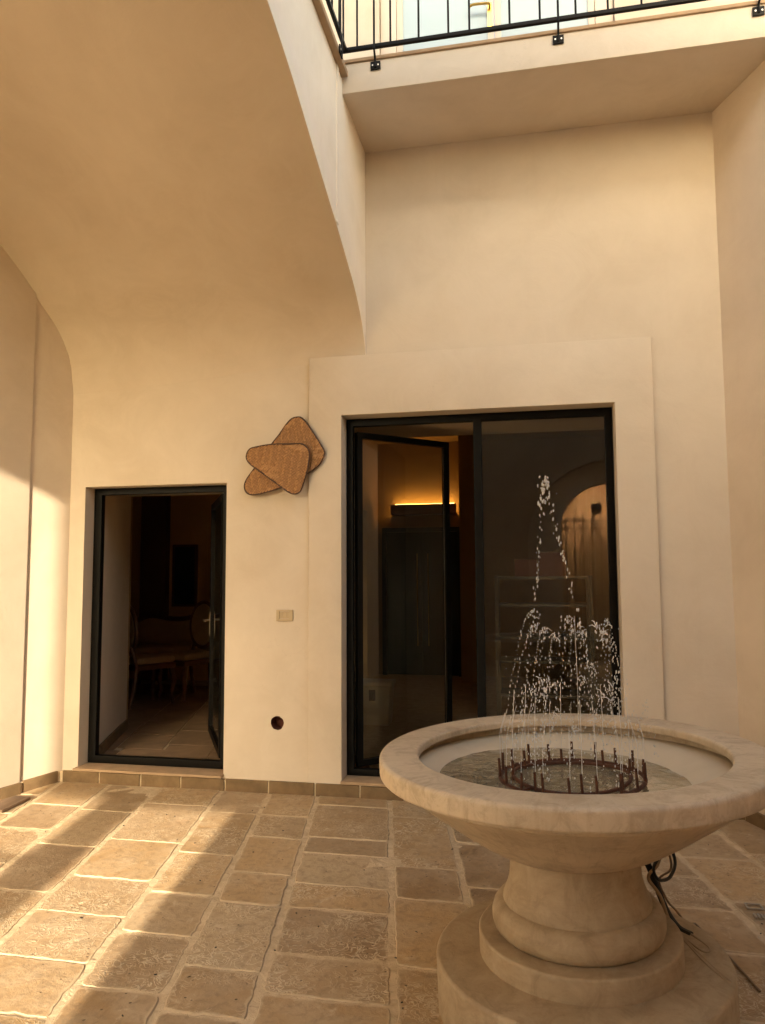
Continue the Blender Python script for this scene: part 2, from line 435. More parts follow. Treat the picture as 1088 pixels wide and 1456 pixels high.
class MB:
    def __init__(s): s.v, s.f = [], []
    def add(s, verts, faces):
        k = len(s.v); s.v += [tuple(x) for x in verts]; s.f += [tuple(i + k for i in f) for f in faces]; return s
    def box(s, x0, x1, y0, y1, z0, z1):
        return s.prism([(x0, y0), (x1, y0), (x1, y1), (x0, y1)], z0, z1)
    def prism(s, poly, z0, z1):
        n = len(poly)
        return s.add([(x, y, z0) for x, y in poly] + [(x, y, z1) for x, y in poly],
                     [tuple(range(n - 1, -1, -1)), tuple(range(n, 2 * n))] + [(i, (i + 1) % n, n + (i + 1) % n, n + i) for i in range(n)])
    def obox(s, c, ax, ay, az):
        c, ax, ay, az = map(Vector, (c, ax, ay, az))
        vs = [c + sx * ax + sy * ay + sz * az for sz in (-1, 1) for sx, sy in ((-1, -1), (1, -1), (1, 1), (-1, 1))]
        return s.add(vs, [(3, 2, 1, 0), (4, 5, 6, 7)] + [(i, (i + 1) % 4, 4 + (i + 1) % 4, 4 + i) for i in range(4)])
    def tube(s, pts, r, n=8, closed=False):
        pts = [Vector(p) for p in pts]; m_ = len(pts); rings = []
        rr = r if isinstance(r, (list, tuple)) else [r] * m_
        prev = None
        for i, p in enumerate(pts):
            a = pts[(i - 1) % m_] if (closed or i > 0) else p
            b = pts[(i + 1) % m_] if (closed or i < m_ - 1) else p
            t = (b - a).normalized()
            if prev is None:
                ref = Vector((0, 0, 1)) if abs(t.z) < 0.9 else Vector((1, 0, 0))
                u = t.cross(ref).normalized()
            else:
                u = (prev - t * prev.dot(t)).normalized()
            prev = u; w = t.cross(u)
            rings.append([p + rr[i] * (cos(2 * pi * k / n) * u + sin(2 * pi * k / n) * w) for k in range(n)])
        vs = [v for ring in rings for v in ring]; fs = []
        for i in range(m_ if closed else m_ - 1):
            j = (i + 1) % m_
            for k in range(n):
                fs.append((i * n + k, i * n + (k + 1) % n, j * n + (k + 1) % n, j * n + k))
        if not closed:
            fs += [tuple(range(n - 1, -1, -1)), tuple((m_ - 1) * n + k for k in range(n))]
        return s.add(vs, fs)
    def lathe(s, prof, n=96):
        vs = [(r * cos(2 * pi * k / n), r * sin(2 * pi * k / n), z) for r, z in prof for k in range(n)]
        fs = []
        for i in range(len(prof) - 1):
            for k in range(n):
                fs.append((i * n + k, i * n + (k + 1) % n, (i + 1) * n + (k + 1) % n, (i + 1) * n + k))
        return s.add(vs, fs)
    def ball(s, c, r, sub=1, sc_=(1, 1, 1)):
        bm = bmesh.new(); bmesh.ops.create_icosphere(bm, subdivisions=sub, radius=1)
        vs = [(c[0] + v.co.x * r * sc_[0], c[1] + v.co.y * r * sc_[1], c[2] + v.co.z * r * sc_[2]) for v in bm.verts]
        fs = [tuple(v.index for v in f.verts) for f in bm.faces]; bm.free()
        return s.add(vs, fs)
    def mesh(s, name, smooth=False, bevel=0, weld=False, sharp=35):
        me = bpy.data.meshes.new(name)
        me.from_pydata(s.v, [], s.f); me.update()
        if weld or bevel or smooth:
            bm = bmesh.new(); bm.from_mesh(me)
            if weld: bmesh.ops.remove_doubles(bm, verts=bm.verts, dist=1e-5)
            if bevel:
                es = [e for e in bm.edges if len(e.link_faces) == 2 and e.calc_face_angle(0) > 0.5]
                bmesh.ops.bevel(bm, geom=es, offset=bevel, segments=2, profile=0.6, affect='EDGES', clamp_overlap=True)
            if smooth or bevel:
                for f in bm.faces: f.smooth = len(f.verts) <= 8 and (bevel > 0 or smooth)
                for e in bm.edges:
                    e.smooth = not (len(e.link_faces) == 2 and e.calc_face_angle(0) > radians(sharp))
            bm.to_mesh(me); bm.free()
        return me
    def build(s, name, mat, parent=None, **kw):
        return put(name, s.mesh(name, **kw), mat, parent)

def box(name, mat, parent, x0, x1, y0, y1, z0, z1, bevel=0.0, label=None):
    o = MB().box(x0, x1, y0, y1, z0, z1).build(name, mat, parent, bevel=bevel)
    if label: o['label'] = label
    return o
def smooth_path(pts, n=8, closed=False):
    pts = [Vector(p) for p in pts]; out = []; m_ = len(pts)
    for i in range(m_ if closed else m_ - 1):
        if closed: a, b, c, d = (pts[(i + k) % m_] for k in (-1, 0, 1, 2))
        else: a, b, c, d = pts[max(i - 1, 0)], pts[i], pts[i + 1], pts[min(i + 2, m_ - 1)]
        for k in range(n):
            t = k / n
            out.append(0.5 * ((2 * b) + (c - a) * t + (2 * a - 5 * b + 4 * c - d) * t * t + (3 * b - a - 3 * c + d) * t ** 3))
    if not closed: out.append(pts[-1])
    return out
def lerp_table(tab, x):
    if x <= tab[0][0]: return tab[0][1]
    for (a, fa), (b, fb) in zip(tab, tab[1:]):
        if x <= b: return fa + (fb - fa) * (x - a) / (b - a)
    return tab[-1][1]

def wall_grid(x0, x1, z0, z1, y0, y1, holes, extra_x=(), extra_z=()):
    """wall slab between y0 (front) and y1 with rectangular openings (x0,x1,z0,z1), reveals included"""
    xs = sorted(set([x0, x1] + [h[0] for h in holes] + [h[1] for h in holes] + list(extra_x)))
    zs = sorted(set([z0, z1] + [h[2] for h in holes] + [h[3] for h in holes] + list(extra_z)))
    xs = [x for x in xs if x0 <= x <= x1]; zs = [z for z in zs if z0 <= z <= z1]
    solid = lambda i, j: 0 <= i < len(xs) - 1 and 0 <= j < len(zs) - 1 and not any(
        h[0] - 1e-6 <= xs[i] and xs[i + 1] <= h[1] + 1e-6 and h[2] - 1e-6 <= zs[j] and zs[j + 1] <= h[3] + 1e-6 for h in holes)
    b = MB()
    for i in range(len(xs) - 1):
        for j in range(len(zs) - 1):
            if not solid(i, j): continue
            a, c, d, e = xs[i], xs[i + 1], zs[j], zs[j + 1]
            b.add([(a, y0, d), (c, y0, d), (c, y0, e), (a, y0, e)], [(0, 1, 2, 3)])
            b.add([(a, y1, d), (c, y1, d), (c, y1, e), (a, y1, e)], [(3, 2, 1, 0)])
            if not solid(i - 1, j): b.add([(a, y0, d), (a, y1, d), (a, y1, e), (a, y0, e)], [(3, 2, 1, 0)])
            if not solid(i + 1, j): b.add([(c, y0, d), (c, y1, d), (c, y1, e), (c, y0, e)], [(0, 1, 2, 3)])
            if not solid(i, j - 1): b.add([(a, y0, d), (c, y0, d), (c, y1, d), (a, y1, d)], [(3, 2, 1, 0)])
            if not solid(i, j + 1): b.add([(a, y0, e), (c, y0, e), (c, y1, e), (a, y1, e)], [(0, 1, 2, 3)])
    return b

# ------------------------------------------------------------------ setting: ground and floor
YW = 4.92                       # front of the back wall
CL = Vector((-3.37, YW))        # left corner
AZL = radians(15.5)
LD = Vector((-sin(AZL), -cos(AZL)))     # along the left wall, towards the viewer
LN = Vector((cos(AZL), -sin(AZL)))      # left wall normal, into the court
CR = Vector((1.25, YW))
AZR = radians(21.9)
RD = Vector((sin(AZR), -cos(AZR)))      # along the right wall, towards the viewer
RN = Vector((-cos(AZR), -sin(AZR)))

def xl(y): return CL.x - (YW - y) * tan(AZL)
def xr(y): return CR.x + (YW - y) * tan(AZR)

g = MB(); g.add([(-300, -300, -0.05), (300, -300, -0.05), (300, 300, -0.05), (-300, 300, -0.05)], [(0, 1, 2, 3)])
tag(g.build('ground', M['earth']), kind='structure')

fl = MB()
NX, NY = 150, 130
X0, X1, Y0, Y1 = -6.2, 4.4, -2.6, 4.95
for j in range(NY + 1):
    for i in range(NX + 1):
        x, y = X0 + (X1 - X0) * i / NX, Y0 + (Y1 - Y0) * j / NY
        fl.v.append((x, y, 0.0012 * noise.noise((x * 9, y * 9, 0)) + 0.001 * noise.noise((x * 23, y * 23, 4))))
for j in range(NY):
    for i in range(NX):
        a = j * (NX + 1) + i
        fl.f.append((a, a + 1, a + NX + 2, a + NX + 1))
floor = tag(fl.build('floor', M['mortar'], smooth=True), kind='structure')

SK = 0.195                      # the stone courses run slightly askew to the back wall
cols = [-3.55, -3.15, -2.76, -2.385, -2.0, -1.613, -1.157, -0.808, -0.472, 0.024, 0.378, 0.785, 1.165, 1.57, 1.937, 2.35, 2.76, 3.2, 3.6]
joints = {5: [4.528, 3.896, 3.406, 3.04, 2.666, 2.33], 6: [4.436, 3.786, 3.308, 2.928, 2.528],
          7: [4.444, 4.08, 3.596, 3.262, 2.73], 8: [4.704, 4.132, 3.902, 3.526, 3.276, 2.886, 2.61],
          9: [4.554, 3.814, 3.448, 2.874], 10: [4.192, 3.624], 13: [4.60, 4.206, 3.698], 14: [4.3, 3.774, 3.322],
          4: [4.332, 3.76, 3.206], 3: [4.386, 3.962, 3.476]}
def flagstone(u0, u1, y0, y1):
    """one worn stone: wavy outline, rounded arris"""
    gap = random.uniform(0.010, 0.019)
    gy = random.uniform(0.004, 0.010)
    w, h = u1 - u0, y1 - y0
    nx, ny = max(4, int(w / 0.026)), max(4, int(h / 0.026))
    per = [(u0 + w * i / nx, y0) for i in range(nx)] + [(u1, y0 + h * i / ny) for i in range(ny)] + \
          [(u1 - w * i / nx, y1) for i in range(nx)] + [(u0, y1 - h * i / ny) for i in range(ny)]
    cx, cy = (u0 + u1) / 2, (y0 + y1) / 2
    sd = random.random() * 50
    hw, hh = w / 2 - gap, h / 2 - gy
    rad = min(random.uniform(0.008, 0.026), hw * 0.3, hh * 0.3)
    base = random.uniform(0.001, 0.006); tx, ty = random.uniform(-0.008, 0.008), random.uniform(-0.008, 0.008)
    ring = []
    for (u, y) in per:
        du, dy = (u - cx) / (w / 2) * hw, (y - cy) / (h / 2) * hh
        qx, qy = abs(du) - (hw - rad), abs(dy) - (hh - rad)
        if qx > 0 and qy > 0:
            l = hypot(qx, qy)
            if l > rad:
                du = math.copysign(hw - rad + qx / l * rad, du); dy = math.copysign(hh - rad + qy / l * rad, dy)
        k = 0.005 * noise.noise((u * 9 + sd, y * 9, 0)) + 0.0045 * noise.noise((u * 38 + sd, y * 38, 9)) + 0.003 * noise.noise((u * 90 + sd, y * 90, 3))
        l = hypot(du, dy) or 1
        ring.append((du + du / l * k * 1.6, dy + dy / l * k * 1.6))
    n = len(ring); b = MB()
    def lay(ins, z):
        out = []
        for du, dy in ring:
            l = hypot(du, dy)
            a, c = du * (1 - ins / l), dy * (1 - ins / l)
            yy = cy + c; uu = cx + a
            out.append((uu - SK * yy, yy, z + (base + a * tx + c * ty if z > -0.005 else 0)))
        return out
    v = lay(-0.002, -0.012) + lay(0.0, -0.003) + lay(0.004, 0.0) + lay(0.034, 0.0)
    fs = [tuple(range(3 * n, 4 * n))]
    for L in (0, 1, 2):
        for i in range(n):
            fs.append((L * n + i, L * n + (i + 1) % n, (L + 1) * n + (i + 1) % n, (L + 1) * n + i))
    b.add(v, fs)
    b.n = n
    return b
for ci in range(len(cols) - 1):
    js = joints.get(ci, [])
    ys = [4.90] + js
    y = ys[-1]
    while y > 0.55:
        y -= random.choice((0.30, 0.38, 0.45, 0.52, 0.36)) * random.uniform(0.92, 1.06); ys.append(y)
    for a, c in zip(ys, ys[1:]):
        if a - c < 0.1: continue
        mid = (a + c) / 2; xm0 = cols[ci] - SK * mid; xm1 = cols[ci + 1] - SK * mid
        if xm1 < xl(c) - 0.02 or xm0 > xr(c) + 0.02: continue
        fb = flagstone(cols[ci], cols[ci + 1], c, a)
        fo = fb.build('flagstone', M['stone'], floor, smooth=True, sharp=50)
        fo.data.attributes.new('edge_wear', 'FLOAT', 'POINT').data.foreach_set('value', [1.0] * (3 * fb.n) + [0.0] * fb.n)
        for pl_ in list(fo.data.polygons)[1 + 2 * fb.n:]: pl_.use_smooth = False

# ------------------------------------------------------------------ house (back) wall
LDO = (-3.245, -2.117, 0.10, 2.148)
RDO = (-1.258, 0.575, 0.105, 2.594)
UDO = (-0.98, 0.66, 4.66, 7.0)
HC = (-1.724, 0.464)            # old pipe hole
hb = (HC[0] - 0.10, HC[0] + 0.10, HC[1] - 0.10, HC[1] + 0.10)
WB = 5.14                       # back of the front leaf of the wall
wall = tag(empty('house_wall', (-1.0, YW, 0)), 'cream plastered back wall with two dark glazed door openings', 'wall')
def under(parent, o):           # keep world coordinates for children of a moved Empty
    o.parent = parent
    o.matrix_parent_inverse = parent.matrix_basis.inverted()
    return o
def P(parent, builder, name, mat, **kw):
    o = builder.build(name, mat, None, **kw)
    return under(parent, o)
b = wall_grid(-6.5, 1.9, -0.05, 7.6, YW, WB, [LDO, RDO, UDO, hb])
# ragged round hole inside its small square
nh = 28
ring = []
for k in range(nh):
    a = 2 * pi * k / nh + pi / 4
    r = 0.047 * (1 + 0.10 * noise.noise((cos(a) * 2, sin(a) * 2, 3)) + 0.06 * noise.noise((cos(a) * 6, sin(a) * 6, 1)))
    ring.append((HC[0] + r * cos(a), HC[1] + r * sin(a)))
sq = []
for k in range(nh):
    a = 2 * pi * k / nh + pi / 4
    s_ = 0.10 / max(abs(cos(a)), abs(sin(a)))
    sq.append((HC[0] + s_ * cos(a), HC[1] + s_ * sin(a)))
b.add([(x, YW, z) for x, z in sq] + [(x, YW, z) for x, z in ring], [(k, (k + 1) % nh, nh + (k + 1) % nh, nh + k) for k in range(nh)])
P(wall, b, 'masonry', M['plaster'], bevel=0.006, weld=True)
hole = MB()
for dy in (0.0005, 0.10):
    hole.v += [(x, YW + dy, z) for x, z in ring]
hole.f += [(k, (k + 1) % nh, nh + (k + 1) % nh, nh + k) for k in range(nh)] + [tuple(range(nh, 2 * nh))]
P(wall, hole, 'pipe_hole', M['hole'])['label'] = 'ragged round hole with dark red lining'
# raised flat surround of the wide door
b = wall_grid(-1.492, 0.812, 0.0, 3.015, YW - 0.034, YW - 0.0005, [RDO])
P(wall, b, 'door_surround', M['plaster'], bevel=0.004, weld=True)
# stone skirting along the foot of the wall
sx = [-3.343, -3.046, -2.722, -2.416, -2.086, -1.77, -1.44, -1.129, -0.829, -0.50, -0.17, 0.17, 0.50, 0.82, 1.12, 1.29]
b = MB().box(-3.36, 1.28, YW - 0.036, YW - 0.0005, -0.03, 0.074)
P(wall, b, 'mortar_bed', M['mortar'])
for a, c in zip(sx, sx[1:]):
    dz, dy = random.uniform(-0.004, 0.004), random.uniform(-0.003, 0.003)
    P(wall, MB().box(a + 0.006, c - 0.006, YW - 0.046 + dy, YW - 0.03, -0.02, 0.081 + dz), 'skirting_stone', M['skirt'], bevel=0.004)
P(wall, MB().box(LDO[0] - 0.01, LDO[1] + 0.004, YW - 0.05, WB + 0.02, 0.083, 0.1005), 'threshold', M['sill'], bevel=0.003)
P(wall, MB().box(RDO[0] - 0.004, RDO[1] + 0.004, YW - 0.05, WB + 0.02, 0.086, 0.1055), 'threshold', M['sill'], bevel=0.003)
# splayed inner reveals of the thick wall
YI = 6.15
b = MB()
for (x0, x1, zt) in ((LDO[0], LDO[1], LDO[3]), (RDO[0], RDO[1], RDO[3])):
    sp = 0.34 if x0 < -2 else 0.16
    b.add([(x0, WB, 0.1), (x0 - sp, YI, 0.1), (x0 - sp, YI, zt + 0.06), (x0, WB, zt + 0.002)], [(0, 1, 2, 3)])
    b.add([(x1, WB, 0.1), (x1 + sp * 0.6, YI, 0.1), (x1 + sp * 0.6, YI, zt + 0.06), (x1, WB, zt + 0.002)], [(3, 2, 1, 0)])
    b.add([(x0, WB, zt + 0.002), (x0 - sp, YI, zt + 0.06), (x1 + sp * 0.6, YI, zt + 0.06), (x1, WB, zt + 0.002)], [(0, 1, 2, 3)])
P(wall, b, 'inner_reveal', M['plaster2'])
P(wall, MB().prism([(LDO[0] + 0.012, WB + 0.05), (LDO[0] - 0.325, YI), (LDO[0] - 0.345, YI), (LDO[0] - 0.005, WB + 0.05)], 0.105, 0.19), 'skirting_stone', M['skirt'])

# ------------------------------------------------------------------ side walls
def along(c, d, n, s0, s1, t0, t1):
    return [tuple(c + d * s0 + n * t0), tuple(c + d * s1 + n * t0), tuple(c + d * s1 + n * t1), tuple(c + d * s0 + n * t1)]
lw = tag(empty('side_wall', (-4.0, 2.6, 0)), 'plastered wall at the left edge, crossed by an upright groove and partly sunlit', 'wall')
GR = 0.362                      # where the near, slightly thicker part begins
P(lw, MB().prism(along(CL, LD, LN, -0.05, GR, -0.3, 0), -0.05, 4.7), 'masonry', M['plaster2'])
P(lw, MB().prism(along(CL, LD, LN, GR + 0.0005, 7.2, -0.3, 0.018), -0.05, 4.7), 'near_panel', M['plaster2'], bevel=0.004)
s = 0.05
lens = [0.295, 0.0] + [0.36, 0.31, 0.39, 0.33] * 5
P(lw, MB().prism(along(CL, LD, LN, 0.03, GR, 0.0005, 0.018), -0.02, 0.074), 'mortar_bed', M['mortar'])
P(lw, MB().prism(along(CL, LD, LN, GR + 0.001, 6.9, 0.0185, 0.036), -0.02, 0.074), 'mortar_bed', M['mortar'])
for L in lens:
    if L == 0.0:
        s = GR + 0.006; continue
    t = 0.02 if s < GR else 0.038
    P(lw, MB().prism(along(CL, LD, LN, s + 0.005, s + L - 0.005, t - 0.014, t + random.uniform(0.004, 0.008)), -0.02, 0.081 + random.uniform(-0.003, 0.004)), 'skirting_stone', M['skirt'], bevel=0.003)
    s += L
rw = tag(empty('side_wall', (2.0, 2.6, 0)), 'plain plastered wall at the right edge, beside the fountain', 'wall')
P(rw, MB().prism(along(CR, RD, RN, -0.05, 7.6, -0.3, 0), -0.05, 4.62), 'masonry', M['plaster2'])
P(rw, MB().prism(along(CR, RD, RN, 0.02, 7.2, 0.0005, 0.018), -0.02, 0.074), 'mortar_bed', M['mortar'])
s = 0.05
while s < 6.6:
    L = random.uniform(0.30, 0.40)
    P(rw, MB().prism(along(CR, RD, RN, s + 0.005, s + L - 0.005, 0.006, 0.026), -0.02, 0.081), 'skirting_stone', M['skirt'], bevel=0.003)
    s += L

# ------------------------------------------------------------------ the vault over the left half
XA = -1.09
tabR = [(0, 2.99), (0.02, 3.065), (0.11, 3.21), (0.32, 3.375), (0.6, 3.50), (0.84, 3.605), (1.09, 3.70), (1.36, 3.81), (1.6, 3.915), (1.82, 3.99), (2.02, 4.05), (2.6, 4.19), (3.3, 4.30), (4.5, 4.39), (6.9, 4.42)]
tabL = [(0, 2.86), (0.03, 3.10), (0.10, 3.25), (0.17, 3.35), (0.35, 3.515), (0.52, 3.675), (0.63, 3.78), (1.0, 4.0), (1.5, 4.20), (2, 4.32), (3, 4.45), (4.5, 4.50), (6.9, 4.50)]
ds = [0, 0.004, 0.012, 0.025, 0.045, 0.07, 0.1, 0.14, 0.18, 0.23] + [0.28 + 0.06 * i for i in range(110)]
ds = [d for d in ds if d < 6.72]
def prof(tab, d):               # light smoothing of the measured curve
    k = 0.25 * d if d < 0.6 else 0.15
    return sum(lerp_table(tab, max(0, d + k * o)) for o in (-1, -0.5, 0, 0.5, 1)) / 5
vault = tag(empty('vault', (-2.2, 2.6, 2.9)), 'broad smooth plaster vault curving overhead above the small doorway', 'vault')
b = MB(); NS = 24
for d in ds:
    y = YW - 0.001 - d
    zr, zl = prof(tabR, d), prof(tabL, d)
    xlft = xl(y) - 0.1
    for i in range(NS + 1):
        t = i / NS; sft = t * t * (3 - 2 * t)
        b.v.append((XA + (xlft - XA) * t, y, zr + (zl - zr) * sft))
nd = len(ds)
for j in range(nd - 1):
    for i in range(NS):
        a = j * (NS + 1) + i
        b.f.append((a, a + 1, a + NS + 2, a + NS + 1))
P(vault, b, 'soffit', M['vaultp'], smooth=True)
def faceplate(d0, d1, x, t):
    bb = MB(); dd = [d0] + [d for d in ds if d0 < d < d1] + [d1]
    for d in dd:
        y = YW - 0.001 - d; z = prof(tabR, d)
        for xx in (x, x - t):
            bb.v += [(xx, y, z), (xx, y, 4.6)]
    for j in range(len(dd) - 1):
        a = j * 4; c = a + 4
        bb.f += [(a, a + 1, c + 1, c), (a + 2, c + 2, c + 3, a + 3), (a + 1, a + 3, c + 3, c + 1), (a, c, c + 2, a + 2)]
    e = (len(dd) - 1) * 4
    bb.f += [(0, 2, 3, 1), (e, e + 1, e + 3, e + 2)]
    return bb
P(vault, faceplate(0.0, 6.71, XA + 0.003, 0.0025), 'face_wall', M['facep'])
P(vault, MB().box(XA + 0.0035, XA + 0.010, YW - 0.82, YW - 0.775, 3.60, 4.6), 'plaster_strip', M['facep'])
P(vault, MB().prism([(xl(4.9) - 0.2, 4.915), (xl(-1.7) - 0.2, -1.7), (XA - 0.21, -1.7), (XA - 0.21, 4.915)], 4.605, 4.66), 'terrace_slab', M['slabp'])
P(vault, MB().box(XA - 0.208, XA + 0.045, -1.7, 4.235, 4.6005, 4.64), 'coping', M['sill'], bevel=0.006)
P(vault, MB().box(XA - 0.205, XA + 0.02, -1.7, 4.235, 4.6405, 4.70), 'coping', M['slabp'], bevel=0.006)

# ------------------------------------------------------------------ balcony and its railing
YB = 4.25
bal = tag(empty('balcony', (0.2, 4.6, 4.5)), 'thick plastered balcony slab projecting from the back wall at the top', 'balcony')
rx_ = lambda y: xr(y) + 0.1
P(bal, MB().prism([(XA + 0.001, YB), (rx_(YB), YB), (rx_(YW), YW - 0.001), (XA + 0.001, YW - 0.001)], 4.505, 4.70), 'slab', M['slabp'], bevel=0.004)
P(bal, MB().prism([(XA + 0.001, YB - 0.012), (rx_(YB), YB - 0.012), (rx_(YW), YW - 0.001), (XA + 0.001, YW - 0.001)], 4.7005, 4.722), 'stone_edging', M['sill'], bevel=0.003)

def bracket(parent, x, y, z, ny, nx):
    """steel fixing plate on the slab face with two screws; (nx, ny) is the outward direction"""
    o = Vector((nx, ny, 0)); t = Vector((-ny, nx, 0))
    c = Vector((x, y, z))
    pl = P(parent, MB().obox(c + o * 0.006, t * 0.032, o * 0.005, Vector((0, 0, 0.026))), 'fixing_plate', M['black'], bevel=0.002)
    for k in (-1, 1):
        sp = MB().obox(c + o * 0.013 + t * 0.018 * k, t * 0.004, o * 0.002, Vector((0, 0, 0.004))).build('screw', M['steel'])
        sp.parent = pl
        sp.matrix_parent_inverse = parent.matrix_basis.inverted() @ Matrix.Identity(4)
        sp.matrix_parent_inverse = Matrix.Identity(4)
    return pl
rail = tag(empty('balcony_railing', (0.1, 4.22, 4.72)), 'black iron railing on the front of the balcony', 'railing')
YR = 4.215
XR_END = xr(YR) - 0.02
P(rail, MB().box(-1.085, XR_END, YR - 0.011, YR + 0.011, 4.752, 4.776), 'bottom_rail', M['black'], bevel=0.002)
P(rail, MB().box(-1.085, XR_END, YR - 0.02, YR + 0.02, 5.66, 5.68), 'top_rail', M['black'], bevel=0.002)
for x in (-1.07, -0.981, -0.769, -0.592, -0.409, -0.281, -0.04, 0.138, 0.345, 0.528, 0.716, 0.90, 1.08, 1.26, 1.42):
    P(rail, MB().tube([(x, YR, 4.776), (x, YR, 5.66)], 0.0065, 8), 'baluster', M['black'])
for x in (-0.87, 0.243, 1.348):
    P(rail, MB().tube([(x, YB - 0.014, 4.645), (x, YB - 0.016, 4.69), (x, YR - 0.014, 4.74), (x, YR - 0.0145, 5.66)], 0.0065, 8), 'standard', M['black'])
    bracket(rail, x, YB - 0.001, 4.658, -1, 0)
rail2 = tag(empty('terrace_railing', (-1.07, 1.3, 4.70)), 'black iron railing running towards the viewer above the vault edge', 'railing')
XT = -1.055
P(rail2, MB().box(XT - 0.011, XT + 0.011, -1.6, YR - 0.012, 4.752, 4.776), 'bottom_rail', M['black'], bevel=0.002)
P(rail2, MB().box(XT - 0.02, XT + 0.02, -1.6, YR - 0.022, 5.66, 5.68), 'top_rail', M['black'], bevel=0.002)
y = YR - 0.16
while y > -1.6:
    P(rail2, MB().tube([(XT, y, 4.776), (XT, y, 5.66)], 0.0065, 8), 'baluster', M['black']); y -= 0.165
for y in (4.03, 2.6, 1.1, -0.4):
    P(rail2, MB().tube([(XA + 0.058, y, 4.61), (XA + 0.058, y, 4.70), (XT + 0.014, y, 4.75), (XT + 0.0145, y, 5.66)], 0.0065, 8), 'standard', M['black'])
    bracket(rail2, XA + 0.0455, y, 4.62, 0, 1)

# upstairs glazed door behind the railing
ud = tag(empty('glazed_door', (-0.15, YW, 4.72)), 'cream double glazed door with gilt lever behind the balcony railing', 'door')
YD = YW + 0.06
P(ud, wall_grid(UDO[0] + 0.004, UDO[1] - 0.004, 4.725, 6.99, YD - 0.03, YD + 0.03, [(-0.86, 0.535, 4.74, 6.88)]), 'frame', M['creamp'], bevel=0.006, weld=True)
for (x0, x1, lab) in ((-0.858, -0.156, None), (-0.153, 0.533, None)):
    lf = P(ud, wall_grid(x0, x1, 4.743, 6.877, YD - 0.022, YD + 0.022, [(x0 + 0.045, x1 - 0.045, 5.02, 6.80)]), 'leaf', M['creamp'], bevel=0.005, weld=True)
    pn = MB().box(x0 + 0.04, x1 - 0.04, YD - 0.004, YD + 0.004, 5.015, 6.805).build('pane', M['paleglass']); pn.parent = lf
hd = MB().tube(smooth_path([(-0.185, YD - 0.022, 5.50), (-0.185, YD - 0.06, 5.50), (-0.20, YD - 0.065, 5.505), (-0.30, YD - 0.06, 5.515), (-0.33, YD - 0.055, 5.50)], 5), 0.009, 8)
hd.obox((-0.185, YD - 0.026, 5.43), (0.016, 0, 0), (0, 0.004, 0), (0, 0, 0.11))
P(ud, hd, 'handle', M['brass'], smooth=True)

# ------------------------------------------------------------------ small doorway on the left
YF = 5.06
d1 = tag(empty('metal_door', (-2.7, YF, 0.1)), 'narrow black steel door standing open into the dark dining room', 'door')
P(d1, wall_grid(LDO[0] + 0.003, LDO[1] - 0.003, 0.1015, LDO[3] - 0.003, YF - 0.025, YF + 0.025, [(LDO[0] + 0.064, LDO[1] - 0.075, 0.155, LDO[3] - 0.05)]), 'frame', M['black'], bevel=0.003, weld=True)
H = Vector((-2.205, YF + 0.03)); A1 = radians(180 - 61)
dv = Vector((cos(A1), sin(A1))); nv = Vector((-dv.y, dv.x))
def leaf_box(H_, dv_, nv_, s0, s1, t, z0, z1):
    return MB().prism([tuple(H_ + dv_ * s0 - nv_ * t), tuple(H_ + dv_ * s1 - nv_ * t), tuple(H_ + dv_ * s1 + nv_ * t), tuple(H_ + dv_ * s0 + nv_ * t)], z0, z1)
def leaf_frame(H_, dv_, nv_, w, z0, z1, st, t=0.02):
    bb = leaf_box(H_, dv_, nv_, 0, st, t, z0, z1)
    for q_ in (leaf_box(H_, dv_, nv_, w - st, w, t, z0, z1), leaf_box(H_, dv_, nv_, st, w - st, t, z0, z0 + st), leaf_box(H_, dv_, nv_, st, w - st, t, z1 - st, z1)):
        bb.add(q_.v, q_.f)
    return bb
lf = P(d1, leaf_frame(H, dv, nv, 0.97, 0.165, 2.09, 0.05), 'leaf', M['black'])
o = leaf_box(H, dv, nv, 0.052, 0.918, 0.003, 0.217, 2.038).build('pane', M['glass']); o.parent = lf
hp = H + dv * 0.93
hz = 1.10
hh = MB().tube(smooth_path([(*(hp + nv * 0.02), hz), (*(hp + nv * 0.07), hz), (*(hp + nv * 0.075 - dv * 0.03), hz), (*(hp + nv * 0.07 - dv * 0.12), hz)], 5), 0.008, 8)
hh.obox((*(hp + nv * 0.023), hz - 0.03), (*(dv * 0.018), 0), (*(nv * 0.003), 0), (0, 0, 0.10))
o = hh.build('handle', M['handle'], smooth=True); o.parent = lf

# ------------------------------------------------------------------ wide glazed door
YG = 5.05
d2 = tag(empty('glass_door', (-0.34, YG, 0.1)), 'wide black framed glass door with its left leaf ajar, behind the fountain', 'door')
P(d2, wall_grid(RDO[0] + 0.003, RDO[1] - 0.003, 0.107, RDO[3] - 0.003, YG - 0.025, YG + 0.025,
    [(RDO[0] + 0.05, -0.353, 0.15, 2.54), (-0.297, RDO[1] - 0.052, 0.15, 2.54)]), 'frame', M['black'], bevel=0.003, weld=True)
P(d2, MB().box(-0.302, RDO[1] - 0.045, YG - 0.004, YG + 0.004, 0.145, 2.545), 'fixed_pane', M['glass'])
H2 = Vector((-1.195, YG + 0.02)); A2 = radians(44)
dv2 = Vector((cos(A2), sin(A2))); nv2 = Vector((-dv2.y, dv2.x))
lf = P(d2, leaf_frame(H2, dv2, nv2, 0.83, 0.155, 2.505, 0.042), 'leaf', M['black'])
o = leaf_box(H2, dv2, nv2, 0.044, 0.786, 0.003, 0.199, 2.461).build('pane', M['glass']); o.parent = lf

